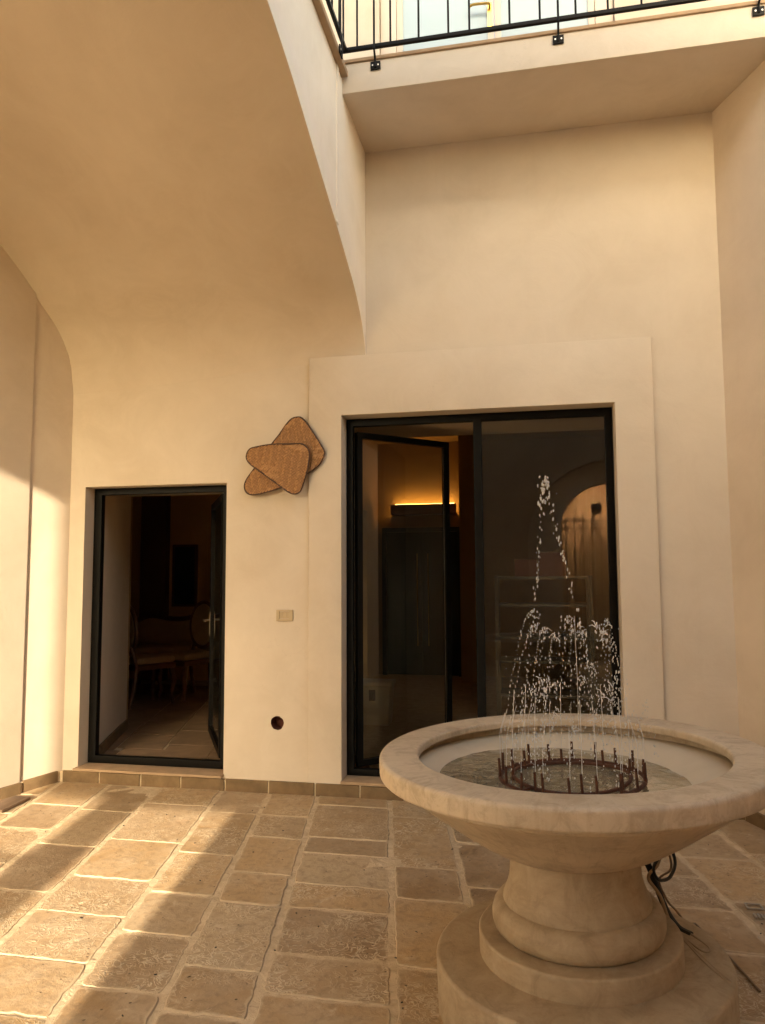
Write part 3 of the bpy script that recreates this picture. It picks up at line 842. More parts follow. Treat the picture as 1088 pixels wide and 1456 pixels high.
# ------------------------------------------------------------------ rooms behind the doors
rooms = tag(empty('interior_wall', (-1.6, 8.0, 0.1)), 'dim brown interior walls seen through the open doors', 'wall')
ZC = 3.3
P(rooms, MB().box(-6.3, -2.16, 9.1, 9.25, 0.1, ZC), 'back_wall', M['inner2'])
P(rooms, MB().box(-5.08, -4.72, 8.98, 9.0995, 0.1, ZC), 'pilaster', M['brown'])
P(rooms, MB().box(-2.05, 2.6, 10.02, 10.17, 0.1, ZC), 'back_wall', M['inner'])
P(rooms, MB().box(-2.16, -2.05, 6.2, 7.4, 0.1, ZC).box(-2.16, -2.05, 9.3, 10.17, 0.1, ZC).box(-2.16, -2.05, 7.4005, 9.2995, 2.3, ZC), 'dividing_wall', M['inner'])  # gap added to let the cove light into the left room
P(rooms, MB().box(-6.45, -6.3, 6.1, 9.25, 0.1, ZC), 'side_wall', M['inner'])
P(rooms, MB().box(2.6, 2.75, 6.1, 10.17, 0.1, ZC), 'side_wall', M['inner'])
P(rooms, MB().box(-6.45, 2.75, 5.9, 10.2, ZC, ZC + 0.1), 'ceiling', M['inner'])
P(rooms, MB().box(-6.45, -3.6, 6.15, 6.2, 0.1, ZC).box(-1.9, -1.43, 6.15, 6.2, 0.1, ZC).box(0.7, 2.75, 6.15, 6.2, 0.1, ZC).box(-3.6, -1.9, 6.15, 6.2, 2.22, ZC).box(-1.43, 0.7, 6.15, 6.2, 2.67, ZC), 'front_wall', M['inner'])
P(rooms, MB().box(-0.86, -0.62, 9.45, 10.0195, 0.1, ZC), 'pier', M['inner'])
ifl = tag(MB().box(-6.4, 2.7, WB + 0.021, 10.2, 0.04, 0.098).build('interior_floor', M['mortar']), kind='structure')
uu = -6.0
for ci in range(10):
    w_ = 0.40
    y = 5.18 - random.uniform(0, 0.3)
    while y < 8.6:
        h_ = random.uniform(0.42, 0.62)
        x0 = -5.2 + ci * w_ - 0.28 * (y - 5.2); x1 = x0 + w_
        if y < WB + 0.03: h_ = y + h_ - (WB + 0.03); y = WB + 0.03
        k = 0.28 * h_
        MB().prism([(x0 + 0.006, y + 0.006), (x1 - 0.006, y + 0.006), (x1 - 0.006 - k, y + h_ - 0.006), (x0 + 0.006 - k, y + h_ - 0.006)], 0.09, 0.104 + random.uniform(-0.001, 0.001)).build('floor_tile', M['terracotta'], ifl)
        y += h_
# far dark green double door
dd = tag(empty('double_door', (-1.42, 10.0, 0.1)), 'dark green double door with long thin handles at the far end of the hall', 'door')
P(dd, MB().box(-1.98, -1.92, 9.95, 10.015, 0.1, 2.11).box(-0.94, -0.88, 9.95, 10.015, 0.1, 2.11).box(-1.92, -0.94, 9.95, 10.015, 2.05, 2.11), 'frame', M['dgreen'])
for x0, x1, hx in ((-1.917, -1.432, -1.49), (-1.428, -0.943, -1.34)):
    l_ = P(dd, MB().box(x0, x1, 9.97, 10.01, 0.11, 2.047), 'leaf', M['dgreen'], bevel=0.004)
    o = MB().tube([(hx, 9.95, 0.5), (hx, 9.95, 1.75)], 0.008, 8).build('handle', M['brass']); o.parent = l_
cv = tag(empty('cove_light', (-1.4, 9.95, 2.35)), 'lit shelf lamp glowing amber above the dark green double door', 'lamp')
P(cv, MB().box(-1.83, -0.93, 9.80, 9.83, 2.28, 2.42).box(-1.83, -0.93, 9.83, 10.018, 2.28, 2.30), 'shelf', M['chairwood'], bevel=0.01)
P(cv, MB().box(-1.78, -0.97, 9.90, 9.93, 2.40, 2.432), 'light_strip', M['cove'])
bn = tag(empty('waste_bin', (-1.40, 6.75, 0.1)), 'grey plastic bin with a small dark label, inside the glass door', 'bin')
b = MB(); 
pb = [(-0.15, -0.11), (0.15, -0.11), (0.15, 0.11), (-0.15, 0.11)]
b.add([(-1.40 + x * 0.85, 6.75 + y_ * 0.85, 0.106) for x, y_ in pb] + [(-1.40 + x, 6.75 + y_, 0.46) for x, y_ in pb], [(3, 2, 1, 0), (4, 5, 6, 7)] + [(i, (i + 1) % 4, 4 + (i + 1) % 4, 4 + i) for i in range(4)])
P(bn, b, 'body', M['binp'], bevel=0.015)
P(bn, MB().box(-1.56, -1.24, 6.63, 6.87, 0.461, 0.50), 'lid', M['binp'], bevel=0.012)
P(bn, MB().obox((-1.42, 6.637, 0.38), (0.03, 0, 0), (0, 0.002, -0.0001), (0, 0, 0.05)), 'front_label', M['binlabel'])
# shelving behind the fixed pane
sh = tag(empty('shelving_unit', (0.0, 7.0, 0.1)), 'grey metal shelving inside, behind the fixed right pane', 'shelf')
for x in (-0.29, 0.55):
    for y_ in (6.85, 7.2):
        P(sh, MB().box(x - 0.015, x + 0.015, y_ - 0.015, y_ + 0.015, 0.105, 1.46), 'post', M['shelfm'])
for z in (0.38, 0.68, 0.90, 1.19, 1.44):
    P(sh, MB().box(-0.27, 0.53, 6.84, 7.21, z - 0.012, z + 0.012), 'shelf', M['shelfm'])
for i, (x, z, w_, h_) in enumerate(((-0.02, 1.453, 0.10, 0.16), (0.22, 1.453, 0.12, 0.22))):
    tag(MB().box(x - w_, x + w_, 6.9, 7.12, z, z + h_).build('storage_box', M['red'], bevel=0.006),
        ('small low faded red box on the upper shelf behind the glass', 'taller faded red box on the upper shelf behind the glass')[i], 'box')
# dining furniture glimpsed through the small door
pc = tag(empty('wall_picture', (-4.45, 9.08, 1.1)), 'tall dark picture hanging on the dining room wall', 'picture')
P(pc, wall_grid(-4.66, -4.31, 1.06, 1.88, 9.06, 9.098, [(-4.63, -4.34, 1.09, 1.85)]), 'frame', M['chairwood'], weld=True)
P(pc, MB().box(-4.632, -4.338, 9.075, 9.095, 1.088, 1.852), 'canvas', M['art'])
def chair(loc, rz, label):
    t = tag(empty('dining_chair', loc, (0, 0, rz)), label, 'chair', 'oval-backed chairs in the dining room')
    b = MB(); b.prism([(-0.22, -0.24), (0.22, -0.24), (0.19, 0.2), (-0.19, 0.2)], 0.44, 0.51); b.build('seat', M['cushion'], t, bevel=0.03)
    MB().prism([(-0.225, -0.245), (0.225, -0.245), (0.195, 0.205), (-0.195, 0.205)], 0.38, 0.438).build('seat_rail', M['chairwood'], t, bevel=0.008)
    oval = [(0.20 * cos(a), 0.21 + 0.05 * (0.26 * sin(a) + 0.3), 0.80 + 0.26 * sin(a)) for a in [2 * pi * k / 28 for k in range(28)]]
    b = MB(); cc = (0, 0.225, 0.80); vs = []
    for dy in (-0.02, 0.02):
        vs += [(x * 0.9, y_ + dy, 0.80 + (z - 0.80) * 0.9) for x, y_, z in oval]
    b.add(vs, [tuple(range(28)), tuple(range(55, 27, -1))] + [(i, 28 + i, 28 + (i + 1) % 28, (i + 1) % 28) for i in range(28)])
    b.build('backrest', M['cushion'], t, bevel=0.01)
    MB().tube(oval, 0.022, 8, closed=True).build('back_frame', M['chairwood'], t, smooth=True)
    for sx_ in (-1, 1):
        MB().tube([(0.19 * sx_, -0.2, 0.385), (0.205 * sx_, -0.235, 0.25), (0.19 * sx_, -0.21, 0.1), (0.2 * sx_, -0.23, 0.0)], [0.028, 0.03, 0.017, 0.02], 8).build('leg', M['chairwood'], t, smooth=True)
        MB().tube([(0.13 * sx_, 0.235, 0.62), (0.165 * sx_, 0.19, 0.42), (0.175 * sx_, 0.22, 0.2), (0.185 * sx_, 0.28, 0.0)], [0.02, 0.024, 0.02, 0.016], 8).build('leg', M['chairwood'], t, smooth=True)
    return t
chair((-3.80, 7.8, 0.104), radians(-22), 'oval-backed dining chair nearest the open steel door leaf')
chair((-4.08, 7.35, 0.104), radians(150), 'oval-backed dining chair half hidden by the pale door reveal')
st = tag(empty('settee', (-4.25, 8.35, 0.104)), 'dark carved settee with a sweeping back rail and cream seat', 'settee')
MB().prism([(-0.62, -0.25), (0.62, -0.25), (0.58, 0.24), (-0.58, 0.24)], 0.43, 0.52).build('seat', M['cushion'], st, bevel=0.03)
MB().prism([(-0.63, -0.26), (0.63, -0.26), (0.59, 0.25), (-0.59, 0.25)], 0.36, 0.428).build('seat_rail', M['chairwood'], st, bevel=0.01)
crest = smooth_path([(-0.63, 0.22, 0.80), (-0.45, 0.26, 0.86), (-0.15, 0.28, 0.82), (0.10, 0.28, 0.85), (0.35, 0.27, 1.0), (0.55, 0.25, 1.02), (0.63, 0.2, 0.94)], 6)
MB().tube(crest, 0.032, 8).build('crest_rail', M['chairwood'], st, smooth=True)
b = MB(); n_ = len(crest)
b.add([(p.x, p.y, p.z) for p in crest] + [(p.x, 0.22, 0.52) for p in crest], [(i, i + 1, n_ + i + 1, n_ + i) for i in range(n_ - 1)])
b.add([(p.x, p.y + 0.04, p.z) for p in crest] + [(p.x, 0.26, 0.52) for p in crest], [(n_ + i, n_ + i + 1, i + 1, i) for i in range(n_ - 1)])
b.build('backrest', M['cushion'], st)
for sx_ in (-0.57, 0.57):
    for sy in (-0.21, 0.2):
        MB().tube([(sx_, sy, 0.37), (sx_ * 1.04, sy * 1.12, 0.24), (sx_ * 0.99, sy, 0.1), (sx_ * 1.02, sy * 1.1, 0)], [0.03, 0.034, 0.018, 0.022], 8).build('leg', M['chairwood'], st, smooth=True)

# ------------------------------------------------------------------ things on the back wall
BK = [(-1.568, 2.59), (-1.625, 2.57), (-1.696, 2.476), (-1.76, 2.399), (-1.824, 2.314), (-1.889, 2.23), (-1.946, 2.155), (-1.96, 2.104), (-1.938, 2.062), (-1.887, 2.05), (-1.808, 2.062), (-1.693, 2.093), (-1.594, 2.138), (-1.495, 2.186), (-1.411, 2.245), (-1.38, 2.298), (-1.373, 2.339), (-1.411, 2.409), (-1.461, 2.486), (-1.525, 2.572)]
FR = [(-1.521, 2.39), (-1.479, 2.351), (-1.469, 2.303), (-1.475, 2.256), (-1.492, 2.175), (-1.527, 2.075), (-1.548, 2.051), (-1.576, 2.044), (-1.618, 2.057), (-1.696, 2.113), (-1.825, 2.206), (-1.912, 2.271), (-1.935, 2.32), (-1.913, 2.368), (-1.863, 2.383), (-1.748, 2.396), (-1.613, 2.394)]
deco = tag(empty('rattan_wall_light', (-1.67, 4.89, 2.3)), 'two overlapping rounded rattan triangles mounted on the wall between the doors', 'wall light')
def clip_line(poly, p, d):
    ts = []
    n = len(poly)
    for i in range(n):
        a, c = Vector(poly[i]), Vector(poly[(i + 1) % n]); e = c - a
        den = d.x * e.y - d.y * e.x
        if abs(den) < 1e-9: continue
        w = a - p
        t = (w.x * e.y - w.y * e.x) / den; s_ = (w.x * d.y - w.y * d.x) / den
        if 0 <= s_ < 1: ts.append(t)
    ts.sort()
    return ts
def rattan(poly, y0, ang, dome, label):
    sm = [(p.x, p.z) for p in smooth_path([(x, 0, z) for x, z in poly], 4, True)]
    cx = sum(p[0] for p in sm) / len(sm); cz = sum(p[1] for p in sm) / len(sm)
    rmax = max(hypot(x - cx, z - cz) for x, z in sm)
    yy = lambda x, z: y0 - dome * max(0, 1 - (hypot(x - cx, z - cz) / rmax) ** 2)
    rim = P(deco, MB().tube([(x, yy(x, z), z) for x, z in sm], 0.0055, 8, closed=True), 'rattan_triangle', M['rattanrim'], smooth=True)
    rim['label'] = label
    # backing sheet of fine weave
    b = MB(); n = len(sm); K = 5
    for k in range(K):
        f = 1 - k / K
        b.v += [(cx + (x - cx) * f, yy(cx + (x - cx) * f, cz + (z - cz) * f) + 0.004, cz + (z - cz) * f) for x, z in sm]
    b.v.append((cx, y0 - dome + 0.004, cz))
    for k in range(K - 1):
        b.f += [(k * n + i, k * n + (i + 1) % n, (k + 1) * n + (i + 1) % n, (k + 1) * n + i) for i in range(n)]
    b.f += [((K - 1) * n + i, (K - 1) * n + (i + 1) % n, K * n) for i in range(n)]
    o = b.build('backing', M['rattan2'], rim)
    # interlaced strips
    for s_, da, sp, w0 in ((0, 0, 0.0150, 0.0062), (1, pi / 2, 0.0150, 0.0062)):
        b = MB()
        d = Vector((cos(ang + da), sin(ang + da))); nrm = Vector((-d.y, d.x))
        for i in range(-60, 61):
            p = Vector((cx, cz)) + nrm * (i * sp + random.uniform(-0.0012, 0.0012))
            ts = clip_line(sm, p, d)
            if len(ts) < 2: continue
            t0, t1 = ts[0] + 0.003, ts[-1] - 0.003
            if t1 - t0 < 0.02: continue
            st_ = 0.0150
            m_ = max(2, int((t1 - t0) / st_)); hw = w0 * random.uniform(0.82, 1.12)
            off = math.floor(t0 / st_)
            vs = []
            for k in range(m_ + 1):
                q = p + d * (t0 + (t1 - t0) * k / m_)
                # twill of long floats whose direction changes from zone to zone
                zone = 1 if noise.noise((q.x * 5.5, q.y * 5.5, y0 * 50)) > 0.0 else 0
                over = ((k + off + i) % 5 < 3) if zone == s_ else ((k + off - i) % 5 < 1)
                wv = 0.0035 if over else -0.002
                for sg in (-1, 1):
                    w_ = q + nrm * hw * sg
                    vs.append((w_.x, yy(w_.x, w_.y) - 0.001 - wv, w_.y))
            b.add(vs, [(2 * k, 2 * k + 1, 2 * k + 3, 2 * k + 2) for k in range(m_)])
        o = b.build('weave', M['rattan'] if s_ == 0 else M['rattan3'], rim); o['kind'] = 'stuff'
rattan(BK, 4.865, radians(55), 0.012, 'rear rattan triangle standing on its corner')
rattan(FR, 4.832, radians(36), 0.014, 'front rattan triangle tilted across the rear one')
P(deco, MB().tube([(-1.66, YW - 0.0005, 2.27), (-1.66, 4.845, 2.27)], 0.02, 12), 'wall_fixing', M['rattanrim'])

so = tag(empty('wall_socket', (-1.672, YW, 1.20)), 'ivory electrical socket plate on the wall between the doors', 'socket')
P(so, wall_grid(-1.732, -1.612, 1.164, 1.242, YW - 0.014, YW - 0.0005, [(-1.709, -1.639, 1.178, 1.230)]), 'plate', M['ivory'], bevel=0.002, weld=True)
P(so, MB().box(-1.7065, -1.6885, YW - 0.008, YW - 0.001, 1.1805, 1.2275), 'blank_module', M['ivory'])
P(so, MB().box(-1.687, -1.6605, YW - 0.0085, YW - 0.001, 1.1805, 1.2275), 'switch', M['ivory'])
P(so, MB().box(-1.659, -1.6415, YW - 0.008, YW - 0.001, 1.1805, 1.2275), 'blank_module', M['ivory'])

# ------------------------------------------------------------------ the fountain
FX, FY, TILT = 0.152, 2.737, -0.031     # stands very slightly out of plumb
def rot_axis(): return (0.002, TILT, 0)
ft = tag(empty('fountain', (FX, FY, 0), rot_axis()), 'pale limestone pedestal fountain with a wide round basin', 'fountain')
def fillet(p, rads, n=4):
    out = [p[0]]
    for i in range(1, len(p) - 1):
        r = rads.get(i, 0)
        if r == 0: out.append(p[i]); continue
        a, c, e = Vector(p[i - 1]), Vector(p[i]), Vector(p[i + 1])
        u, w = (a - c).normalized(), (e - c).normalized()
        r = min(r, (a - c).length * 0.48, (e - c).length * 0.48)
        s0, s1 = c + u * r, c + w * r
        for k in range(n + 1):
            t = k / n
            q = s0 * (1 - t) ** 2 + c * 2 * t * (1 - t) + s1 * t * t
            out.append((q.x, q.y))
    out.append(p[-1])
    return out
MB().lathe(fillet([(0.495, -0.06), (0.495, 0.19), (0.30, 0.192)], {1: 0.014}), 128).build('base_slab', M['lime'], ft, smooth=True)
MB().lathe(fillet([(0.342, 0.188), (0.342, 0.268), (0.20, 0.27)], {1: 0.01}), 128).build('plinth', M['lime'], ft, smooth=True)
ped = [(0.26, 0.269), (0.275, 0.271), (0.286, 0.282), (0.292, 0.300), (0.292, 0.322), (0.286, 0.342), (0.274, 0.357), (0.258, 0.365), (0.252, 0.366), (0.251, 0.374), (0.249, 0.378),
       (0.244, 0.390), (0.236, 0.408), (0.229, 0.430), (0.224, 0.458), (0.222, 0.49), (0.222, 0.52), (0.222, 0.53), (0.223, 0.542), (0.20, 0.543)]
MB().lathe(ped, 128).build('pedestal', M['lime'], ft, smooth=True, sharp=60)
bas = fillet([(0.15, 0.540), (0.238, 0.540), (0.256, 0.545), (0.285, 0.556), (0.32, 0.574), (0.36, 0.598), (0.40, 0.625), (0.44, 0.653), (0.48, 0.682), (0.52, 0.711), (0.55, 0.734), (0.58, 0.757), (0.60, 0.771), (0.617, 0.783),
       (0.621, 0.796), (0.640, 0.799), (0.671, 0.806), (0.671, 0.872), (0.531, 0.872), (0.530, 0.842), (0.596, 0.838), (0.594, 0.806)], {1: 0.006, 13: 0.004, 14: 0.004, 16: 0.012, 17: 0.017, 18: 0.012, 19: 0.006}, 6)
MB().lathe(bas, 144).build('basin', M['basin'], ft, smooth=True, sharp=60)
MB().lathe(fillet([(0.5935, 0.806), (0.556, 0.812), (0.53, 0.806), (0.47, 0.786), (0.42, 0.765), (0.34, 0.738), (0.24, 0.716), (0.12, 0.703), (0.0005, 0.70)], {1: 0.01}), 144).build('basin_inside', M['lining'], ft, smooth=True)['label'] = 'pale smooth inside of the basin'
wt = MB()
wt.lathe([(0.0, 0.0)] + [(0.012 * k, 0.0) for k in range(1, 39)], 96)
o = tag(wt.build('water', M['water'], smooth=True), kind='structure'); o.location = (FX - 0.027, FY, 0.772)
for v in o.data.vertices:
    r = hypot(v.co.x, v.co.y)
    v.co.z = 0.0022 * noise.noise((v.co.x * 22, v.co.y * 22, 2)) + 0.0011 * noise.noise((v.co.x * 60, v.co.y * 60, 5)) + 0.0012 * sin(r * 150) * math.exp(-((r - 0.2) / 0.09) ** 2)

jr = tag(empty('fountain_jet_ring', (FX - 0.018, FY - 0.03, 0.768), rot_axis()), 'rusty brown ring of upright jet nozzles lying in the basin water', 'nozzle ring')
R1 = 0.246
def circ(r, z, wob=0.0):
    return [(r * cos(2 * pi * k / 64) * (1 + wob * sin(2 * pi * k / 64 * 3)), r * sin(2 * pi * k / 64), z + wob * 0.2 * cos(4 * pi * k / 64)) for k in range(64)]
MB().tube(circ(R1, 0.012, 0.01), 0.0075, 10, True).build('outer_ring', M['rust'], jr, smooth=True)
MB().tube(circ(R1 - 0.045, 0.016, 0.02), 0.0065, 10, True).build('inner_ring', M['rust'], jr, smooth=True)
noz = []
for k in range(18):
    a = 2 * pi * (k + 0.3) / 18; noz.append((R1, a, random.uniform(0.058, 0.072)))
for k in range(8):
    a = 2 * pi * (k + 0.15) / 8; noz.append((R1 - 0.045, a, random.uniform(0.050, 0.066)))
for r, a, h_ in noz:
    lx, ly = random.uniform(-0.004, 0.004), random.uniform(-0.004, 0.004)
    x, y = r * cos(a), r * sin(a)
    MB().tube([(x, y, 0.008), (x + lx * 0.5, y + ly * 0.5, 0.03), (x + lx, y + ly, 0.012 + h_)], [0.0054, 0.005, 0.0045], 8).build('nozzle', M['rust'], jr)
for k in range(4):
    a = pi / 4 + k * pi / 2
    MB().tube([((R1 - 0.045) * cos(a), (R1 - 0.045) * sin(a), 0.014), (R1 * cos(a), R1 * sin(a), 0.012)], 0.005, 8).build('cross_pipe', M['rust'], jr)

# falling water: drops and thin threads
random.seed(21)
sp = MB()
JX, JY = FX - 0.018, FY - 0.03
def drop(x, y, z, r, st=1.0):
    sp.ball((x, y, z), r * 0.7, 1, (1, 1, st * 1.5))
def thread(pts, r):
    sp.tube(pts, [r * random.uniform(0.7, 1.2) for _ in pts], 6)
def jet(px, py, z0, ax, ay, h, fall, n, spread, out=0.5):
    """rising line of drops to the apex (ax, ay, h), a torn crown, then falling drops"""
    for k in range(n):
        t = k / n
        z = z0 + (h - z0) * (1 - (1 - t) ** 2)
        j = spread * (0.3 + t)
        drop(px + (ax - px) * t + random.gauss(0, j), py + (ay - py) * t + random.gauss(0, j), z, random.choice((0.0016, 0.002, 0.0026, 0.0032)), random.uniform(1, 2.2))
    for k in range(10):
        a = random.uniform(0, 2 * pi); rr = abs(random.gauss(0, 0.018))
        drop(ax + rr * cos(a), ay + rr * sin(a), h - abs(random.gauss(0, 0.02)), random.uniform(0.0018, 0.0044), random.uniform(0.8, 1.8))
    for k in range(2):
        a = random.uniform(0, 2 * pi); l = random.uniform(0.012, 0.034)
        q = Vector((ax, ay, h - random.uniform(0, 0.03))); e = q + Vector((l * cos(a), l * sin(a), random.uniform(-0.012, 0.018)))
        thread([q, (q + e) / 2 + Vector((0, 0, 0.006)), e], 0.0016)
    dx, dy = ax - px, ay - py
    l = hypot(dx, dy) or 1
    for k in range(fall):
        t = random.random() ** 0.8
        d = -out * t * 0.12
        drop(ax + dx / l * d + random.gauss(0, 0.008), ay + dy / l * d + random.gauss(0, 0.008), h - 0.015 - (h - 0.79) * t ** 1.4, random.choice((0.0015, 0.002, 0.0025, 0.003, 0.0036)), random.uniform(1, 1.8))
for k in range(18):
    a = 2 * pi * (k + 0.3) / 18
    px, py = JX + R1 * cos(a), JY + R1 * sin(a)
    f = random.uniform(0.42, 0.62)
    h = random.choice((1.33, 1.35, 1.31, 1.28)) + random.uniform(-0.02, 0.02)
    low = k % 2 == 1
    if low: h = random.uniform(0.98, 1.12)
    jet(px, py, 0.85, JX + 0.01 + R1 * f * cos(a), JY + R1 * f * sin(a), h, 16 if low else 34, 10 if low else 34, 0.0028, random.uniform(0.5, 0.95), )
    thread([(px, py, 0.835), (px + random.uniform(-0.003, 0.003), py, 0.93), (px + (JX - px) * 0.08, py + (JY - py) * 0.08, 1.0)], 0.0011)
for k in range(8):
    a = 2 * pi * (k + 0.15) / 8
    px, py = JX + (R1 - 0.045) * cos(a), JY + (R1 - 0.045) * sin(a)
    h = random.choice((1.34, 1.18, 1.1)) + random.uniform(-0.02, 0.02)
    jet(px, py, 0.85, JX + 0.02 + 0.11 * cos(a), JY + 0.11 * sin(a), h, 22, 24, 0.003, 0.4)
    thread([(px, py, 0.835), (px, py, 0.95), (px * 0.96 + JX * 0.04, py * 0.96 + JY * 0.04, 1.08)], 0.0013)
# tall middle jets meeting at one high point
for (bx, by) in ((-0.12, 0.0), (0.03, 0.02)):
    for k in range(44):
        t = random.random()
        z = 1.30 + (1.83 - 1.30) * t
        x = JX + bx * (1 - t) ** 1.0 - 0.07 * t + (0.015 if bx > 0 else 0.0) * (1 - t) + random.gauss(0, 0.0045)
        drop(x, JY + by * (1 - t) + random.gauss(0, 0.005), z, random.choice((0.002, 0.003, 0.0038, 0.0046)), random.uniform(1, 1.9))
for k in range(42):
    drop(JX - 0.068 + random.gauss(0, 0.011), JY + random.gauss(0, 0.011), random.uniform(1.74, 1.84), random.uniform(0.0025, 0.0062), random.uniform(1, 1.9))
thread([(JX + 0.03, JY + 0.02, 0.9), (JX + 0.03, JY + 0.02, 1.1), (JX + 0.025, JY + 0.02, 1.34)], 0.0012)
# a small stray jet on the right and scattered drops
for k in range(40):
    t = random.random(); s_ = random.choice((-1, 1))
    drop(JX + 0.255 + s_ * 0.035 * (1 - t) + random.gauss(0, 0.005), JY + 0.02 + random.gauss(0, 0.006), 0.86 + 0.21 * t, random.uniform(0.0015, 0.003), 1.3)
for k in range(150):
    a = random.uniform(0, 2 * pi); r = 0.26 * random.random() ** 0.5
    drop(JX + r * cos(a), JY + r * sin(a), random.uniform(0.80, 1.22), random.uniform(0.0012, 0.0028), 1.2)
tag(sp.build('water_spray', M['drop'], smooth=True), 'thin jets of glittering drops rising and falling over the basin', 'water spray', kind='stuff')
random.seed(5)

# ------------------------------------------------------------------ cables at the fountain foot
def cable(pts, r, mat, label):
    o = MB().tube(smooth_path(pts, 8), r, 8).build('electric_cable', M[mat], smooth=True)
    tag(o, label, 'cable', 'electric cables behind the pedestal')
cable([(0.30, 2.90, 0.50), (0.37, 2.93, 0.47), (0.41, 2.945, 0.42), (0.44, 2.95, 0.34), (0.475, 2.955, 0.25), (0.51, 2.93, 0.205), (0.545, 2.89, 0.202)], 0.012, 'cable_b', 'thick black cable running down the pedestal side to the base slab')
cable([(0.40, 2.92, 0.55), (0.455, 2.93, 0.515), (0.495, 2.94, 0.475), (0.508, 2.945, 0.425), (0.485, 2.94, 0.375), (0.445, 2.93, 0.37), (0.43, 2.93, 0.41), (0.46, 2.935, 0.47), (0.475, 2.94, 0.55)], 0.0062, 'cable_b', 'black cable coiled in a loop beside the pedestal neck')
cable([(0.45, 2.93, 0.56), (0.462, 2.935, 0.49), (0.445, 2.935, 0.42), (0.41, 2.93, 0.375), (0.45, 2.935, 0.31), (0.485, 2.93, 0.215), (0.53, 2.80, 0.200), (0.575, 2.66, 0.199), (0.600, 2.60, 0.200), (0.588, 2.60, 0.201), (0.548, 2.70, 0.2), (0.515, 2.83, 0.2), (0.485, 2.915, 0.21)], 0.0062, 'cable_w', 'beige cable with a long loop lying over the base slab')
cable([(0.44, 2.95, 0.56), (0.485, 2.955, 0.47), (0.495, 2.96, 0.40), (0.452, 2.955, 0.36), (0.48, 2.98, 0.28), (0.53, 3.05, 0.206), (0.60, 3.08, 0.10), (0.66, 3.42, 0.012), (0.69, 3.27, 0.014), (0.735, 3.12, 0.014), (0.775, 2.93, 0.012)], 0.0042, 'cable_g', 'brown cable leaving the base and crossing the paving to the right')
cable([(0.45, 2.96, 0.31), (0.50, 2.95, 0.215), (0.55, 2.88, 0.203), (0.585, 2.80, 0.202), (0.56, 2.77, 0.202), (0.515, 2.86, 0.203)], 0.005, 'cable_w', 'short beige cable end curled on the base slab')

# ------------------------------------------------------------------ small things on the paving
MB_ = MB().prism([(-3.45, 4.22), (-3.26, 4.16), (-3.27, 4.44), (-3.385, 4.445)], 0.010, 0.028)
tag(MB_.build('loose_board', M['board'], bevel=0.003), 'thin brown board lying on the paving against the left wall', 'board')
dr = tag(empty('floor_drain', (0.95, 3.55, 0.008)), 'small grey metal drain set in the paving right of the fountain', 'drain')
P(dr, wall_grid(0.92, 0.99, 0.02, 0.075, 0, 0.005, [(0.927, 0.983, 0.027, 0.068)]), 'frame', M['drain'])
dr.children[0].data.transform(Matrix.Rotation(-pi / 2, 4, 'X')); dr.children[0].data.transform(Matrix.Translation((0, 3.595, 0.012)))
for k in range(4):
    P(dr, MB().box(0.929 + k * 0.0145, 0.938 + k * 0.0145, 3.528, 3.567, 0.008, 0.0125), 'slat', M['drain'])
db = MB()
for k in range(46):
    x, y = random.uniform(-2.8, 1.0), random.uniform(2.3, 4.7)
    if hypot(x - FX, y - FY) < 0.6: continue
    db.obox((x, y, 0.0075), (random.uniform(0.0015, 0.005), random.uniform(-0.003, 0.003), 0), (random.uniform(-0.002, 0.002), random.uniform(0.001, 0.003), 0), (0, 0, 0.0015))
tag(db.build('floor_debris', M['art']), 'tiny dark crumbs scattered over the paving', 'debris', kind='stuff')

# ------------------------------------------------------------------ unseen house added behind the viewer to block low sky light
ah = tag(empty('sky_block_house', (-2.0, -11.0, 0)), 'unseen low house added to block low sky light through the entrance', 'house')
P(ah, MB().box(-14, 10, -13.0, -10.5, -0.05, 3.0), 'wall', M['rearp'])
P(ah, MB().box(-14.2, 10.2, -13.2, -10.3, 3.0005, 3.12), 'cornice', M['rearp'])
P(ah, MB().box(-4.6, -3.6, -10.52, -10.45, -0.04, 2.1), 'door', M['board'])
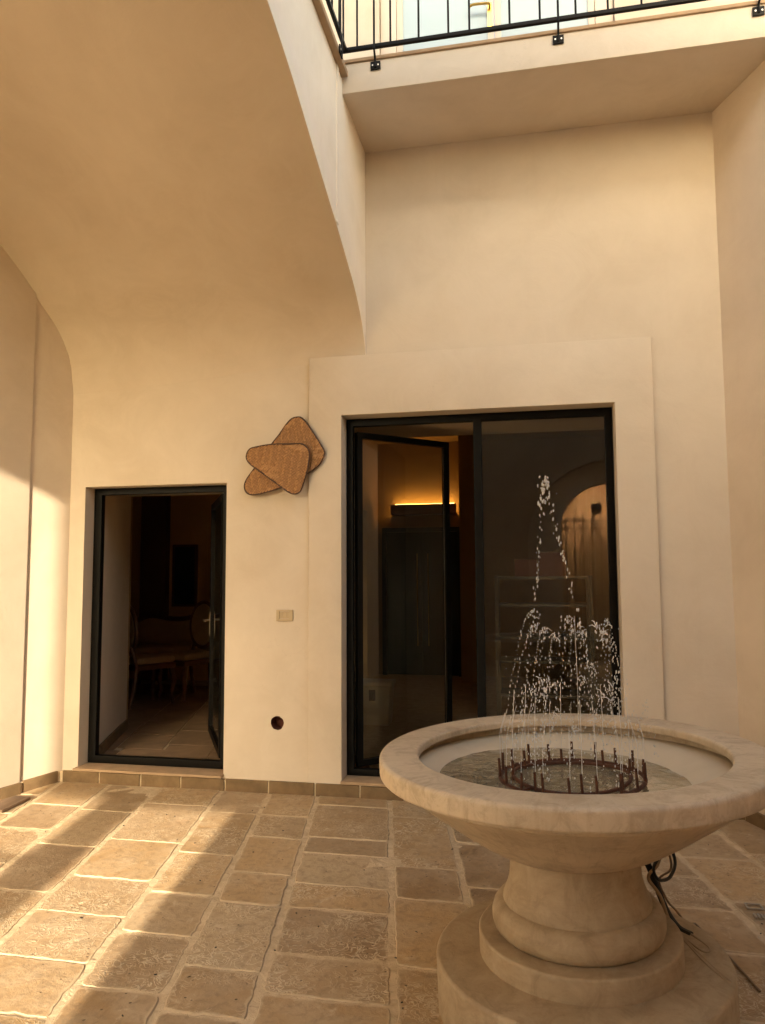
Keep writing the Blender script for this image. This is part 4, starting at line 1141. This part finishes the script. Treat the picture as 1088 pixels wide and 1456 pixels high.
# ------------------------------------------------------------------ building behind the viewer: gate, arch and passage
YN = -1.8
rear = tag(empty('gate_wall', (0, YN - 0.15, 0)), 'tall plastered wall with arch behind the viewer, its height and openings shaped to block and pass sun', 'wall')
b = wall_grid(-8.0, 0.0, -0.05, 8.2, YN - 0.3, YN, [(-8.0, -2.42, -0.05, 4.335), (-2.4199, -1.848, -0.05, 2.21), (-1.60, -0.928, 1.36, 2.18)])  # height and openings shaped to block sun except on the lit patches
P(rear, b, 'masonry', M['rearp'], weld=True)
ACX, ASP = 1.32, 1.95
def arch_wall(xa, xb, ya, yb, cx, spring, r, ztop):
    bb = MB(); xs = [xa] + [cx - r * cos(pi * k / 40) for k in range(41)] + [xb]
    zz = [None] + [spring + r * sin(pi * k / 40) for k in range(41)] + [None]
    for yy_, fl_ in ((ya, False), (yb, True)):
        q = lambda *v: bb.add(list(v) if fl_ else list(v)[::-1], [(0, 1, 2, 3)])
        q((xa, yy_, -0.05), (cx - r, yy_, -0.05), (cx - r, yy_, ztop), (xa, yy_, ztop))
        q((cx + r, yy_, -0.05), (xb, yy_, -0.05), (xb, yy_, ztop), (cx + r, yy_, ztop))
        for k in range(1, 41):
            q((xs[k], yy_, zz[k]), (xs[k + 1], yy_, zz[k + 1]), (xs[k + 1], yy_, ztop), (xs[k], yy_, ztop))
    for k in range(1, 41):
        bb.add([(xs[k], ya, zz[k]), (xs[k + 1], ya, zz[k + 1]), (xs[k + 1], yb, zz[k + 1]), (xs[k], yb, zz[k])], [(0, 1, 2, 3)])
    for x in (cx - r, cx + r):
        bb.add([(x, ya, -0.05), (x, yb, -0.05), (x, yb, spring), (x, ya, spring)], [(0, 1, 2, 3)])
    bb.add([(xa, ya, ztop), (xb, ya, ztop), (xb, yb, ztop), (xa, yb, ztop)], [(0, 1, 2, 3)])
    return bb
P(rear, arch_wall(0.0005, 2.8, YN - 0.3, YN, ACX, ASP, 1.31, 8.2), 'arch_masonry', M['rearp'])
P(rear, MB().box(2.8005, 6.0, YN - 0.3, YN, -0.05, 4.75), 'low_masonry', M['rearp'])
P(rear, arch_wall(-0.1, 3.0, YN - 0.62, YN - 0.31, ACX, 2.15, 0.78, 4.2), 'inner_arch', M['plaster2'])
gt = tag(empty('iron_gate', (ACX, YN - 0.5, 0)), 'black iron bar gate in the arch, seen mirrored in the right pane', 'gate')
for k in range(11):
    x = ACX - 0.7 + 0.14 * k
    P(gt, MB().tube([(x, YN - 0.5, 0.02), (x, YN - 0.5, 2.35 + 0.2 * sin(pi * k / 10))], 0.009, 8), 'bar', M['iron'])
for z in (0.15, 1.1, 2.2, 2.32):
    P(gt, MB().box(ACX - 0.76, ACX + 0.76, YN - 0.512, YN - 0.488, z - 0.012, z + 0.012), 'rail', M['iron'])
fn = tag(empty('plank_fence', (ACX, YN - 1.5, 0)), 'weathered wooden plank fence beyond the arch gate', 'fence')
x = -0.6
while x < 3.4:
    w_ = random.uniform(0.09, 0.15)
    P(fn, MB().box(x + 0.007, x + w_ - 0.007, YN - 1.53 + random.uniform(-0.006, 0.006), YN - 1.5, -0.04, 3.75 + random.uniform(-0.02, 0.02)), 'plank', M['plank'])
    x += w_
P(fn, MB().box(-0.6, 3.4, YN - 1.62, YN - 1.54, -0.04, 3.74), 'backing_wall', M['plaster2'])
wl = tag(empty('wall_lamp', (1.22, YN - 1.47, 2.6)), 'small lit amber lamp on the plank fence beyond the gate', 'lamp')
LX, LY, LZ = 1.16, YN - 0.98, 2.56
P(wl, MB().box(LX - 0.015, LX + 0.015, YN - 1.4985, LY - 0.05, LZ - 0.09, LZ - 0.07), 'lamp_bracket', M['iron'])
P(wl, MB().ball((LX, LY, LZ), 0.036, 2), 'bulb', M['bulb'], smooth=True)
added_hood = MB()  # shield added to keep the lamp's light off the court
arc = [(LX + 0.085 * cos(pi * k / 10), LY - 0.02 + 0.085 * sin(pi * k / 10)) for k in range(11)]
added_hood.add([(x, y, LZ - 0.10) for x, y in arc] + [(x, y, LZ + 0.08) for x, y in arc], [(k, k + 1, 12 + k, 11 + k) for k in range(10)])
added_hood.add([(LX + 0.088 * cos(pi * k / 10), LY - 0.02 + 0.088 * sin(pi * k / 10), z) for z in (LZ - 0.10, LZ + 0.08) for k in range(11)], [(11 + k, 12 + k, k + 1, k) for k in range(10)])
P(wl, added_hood, 'added_hood', M['iron'], smooth=True)
gr_ = tag(empty('entrance_gate', (-2.18, YN - 0.15, 0)), 'low iron rail across the entrance opening behind the viewer', 'gate')
P(gr_, MB().box(-2.4195, -1.8485, YN - 0.16, YN - 0.13, 1.80, 1.84), 'rail', M['iron'])
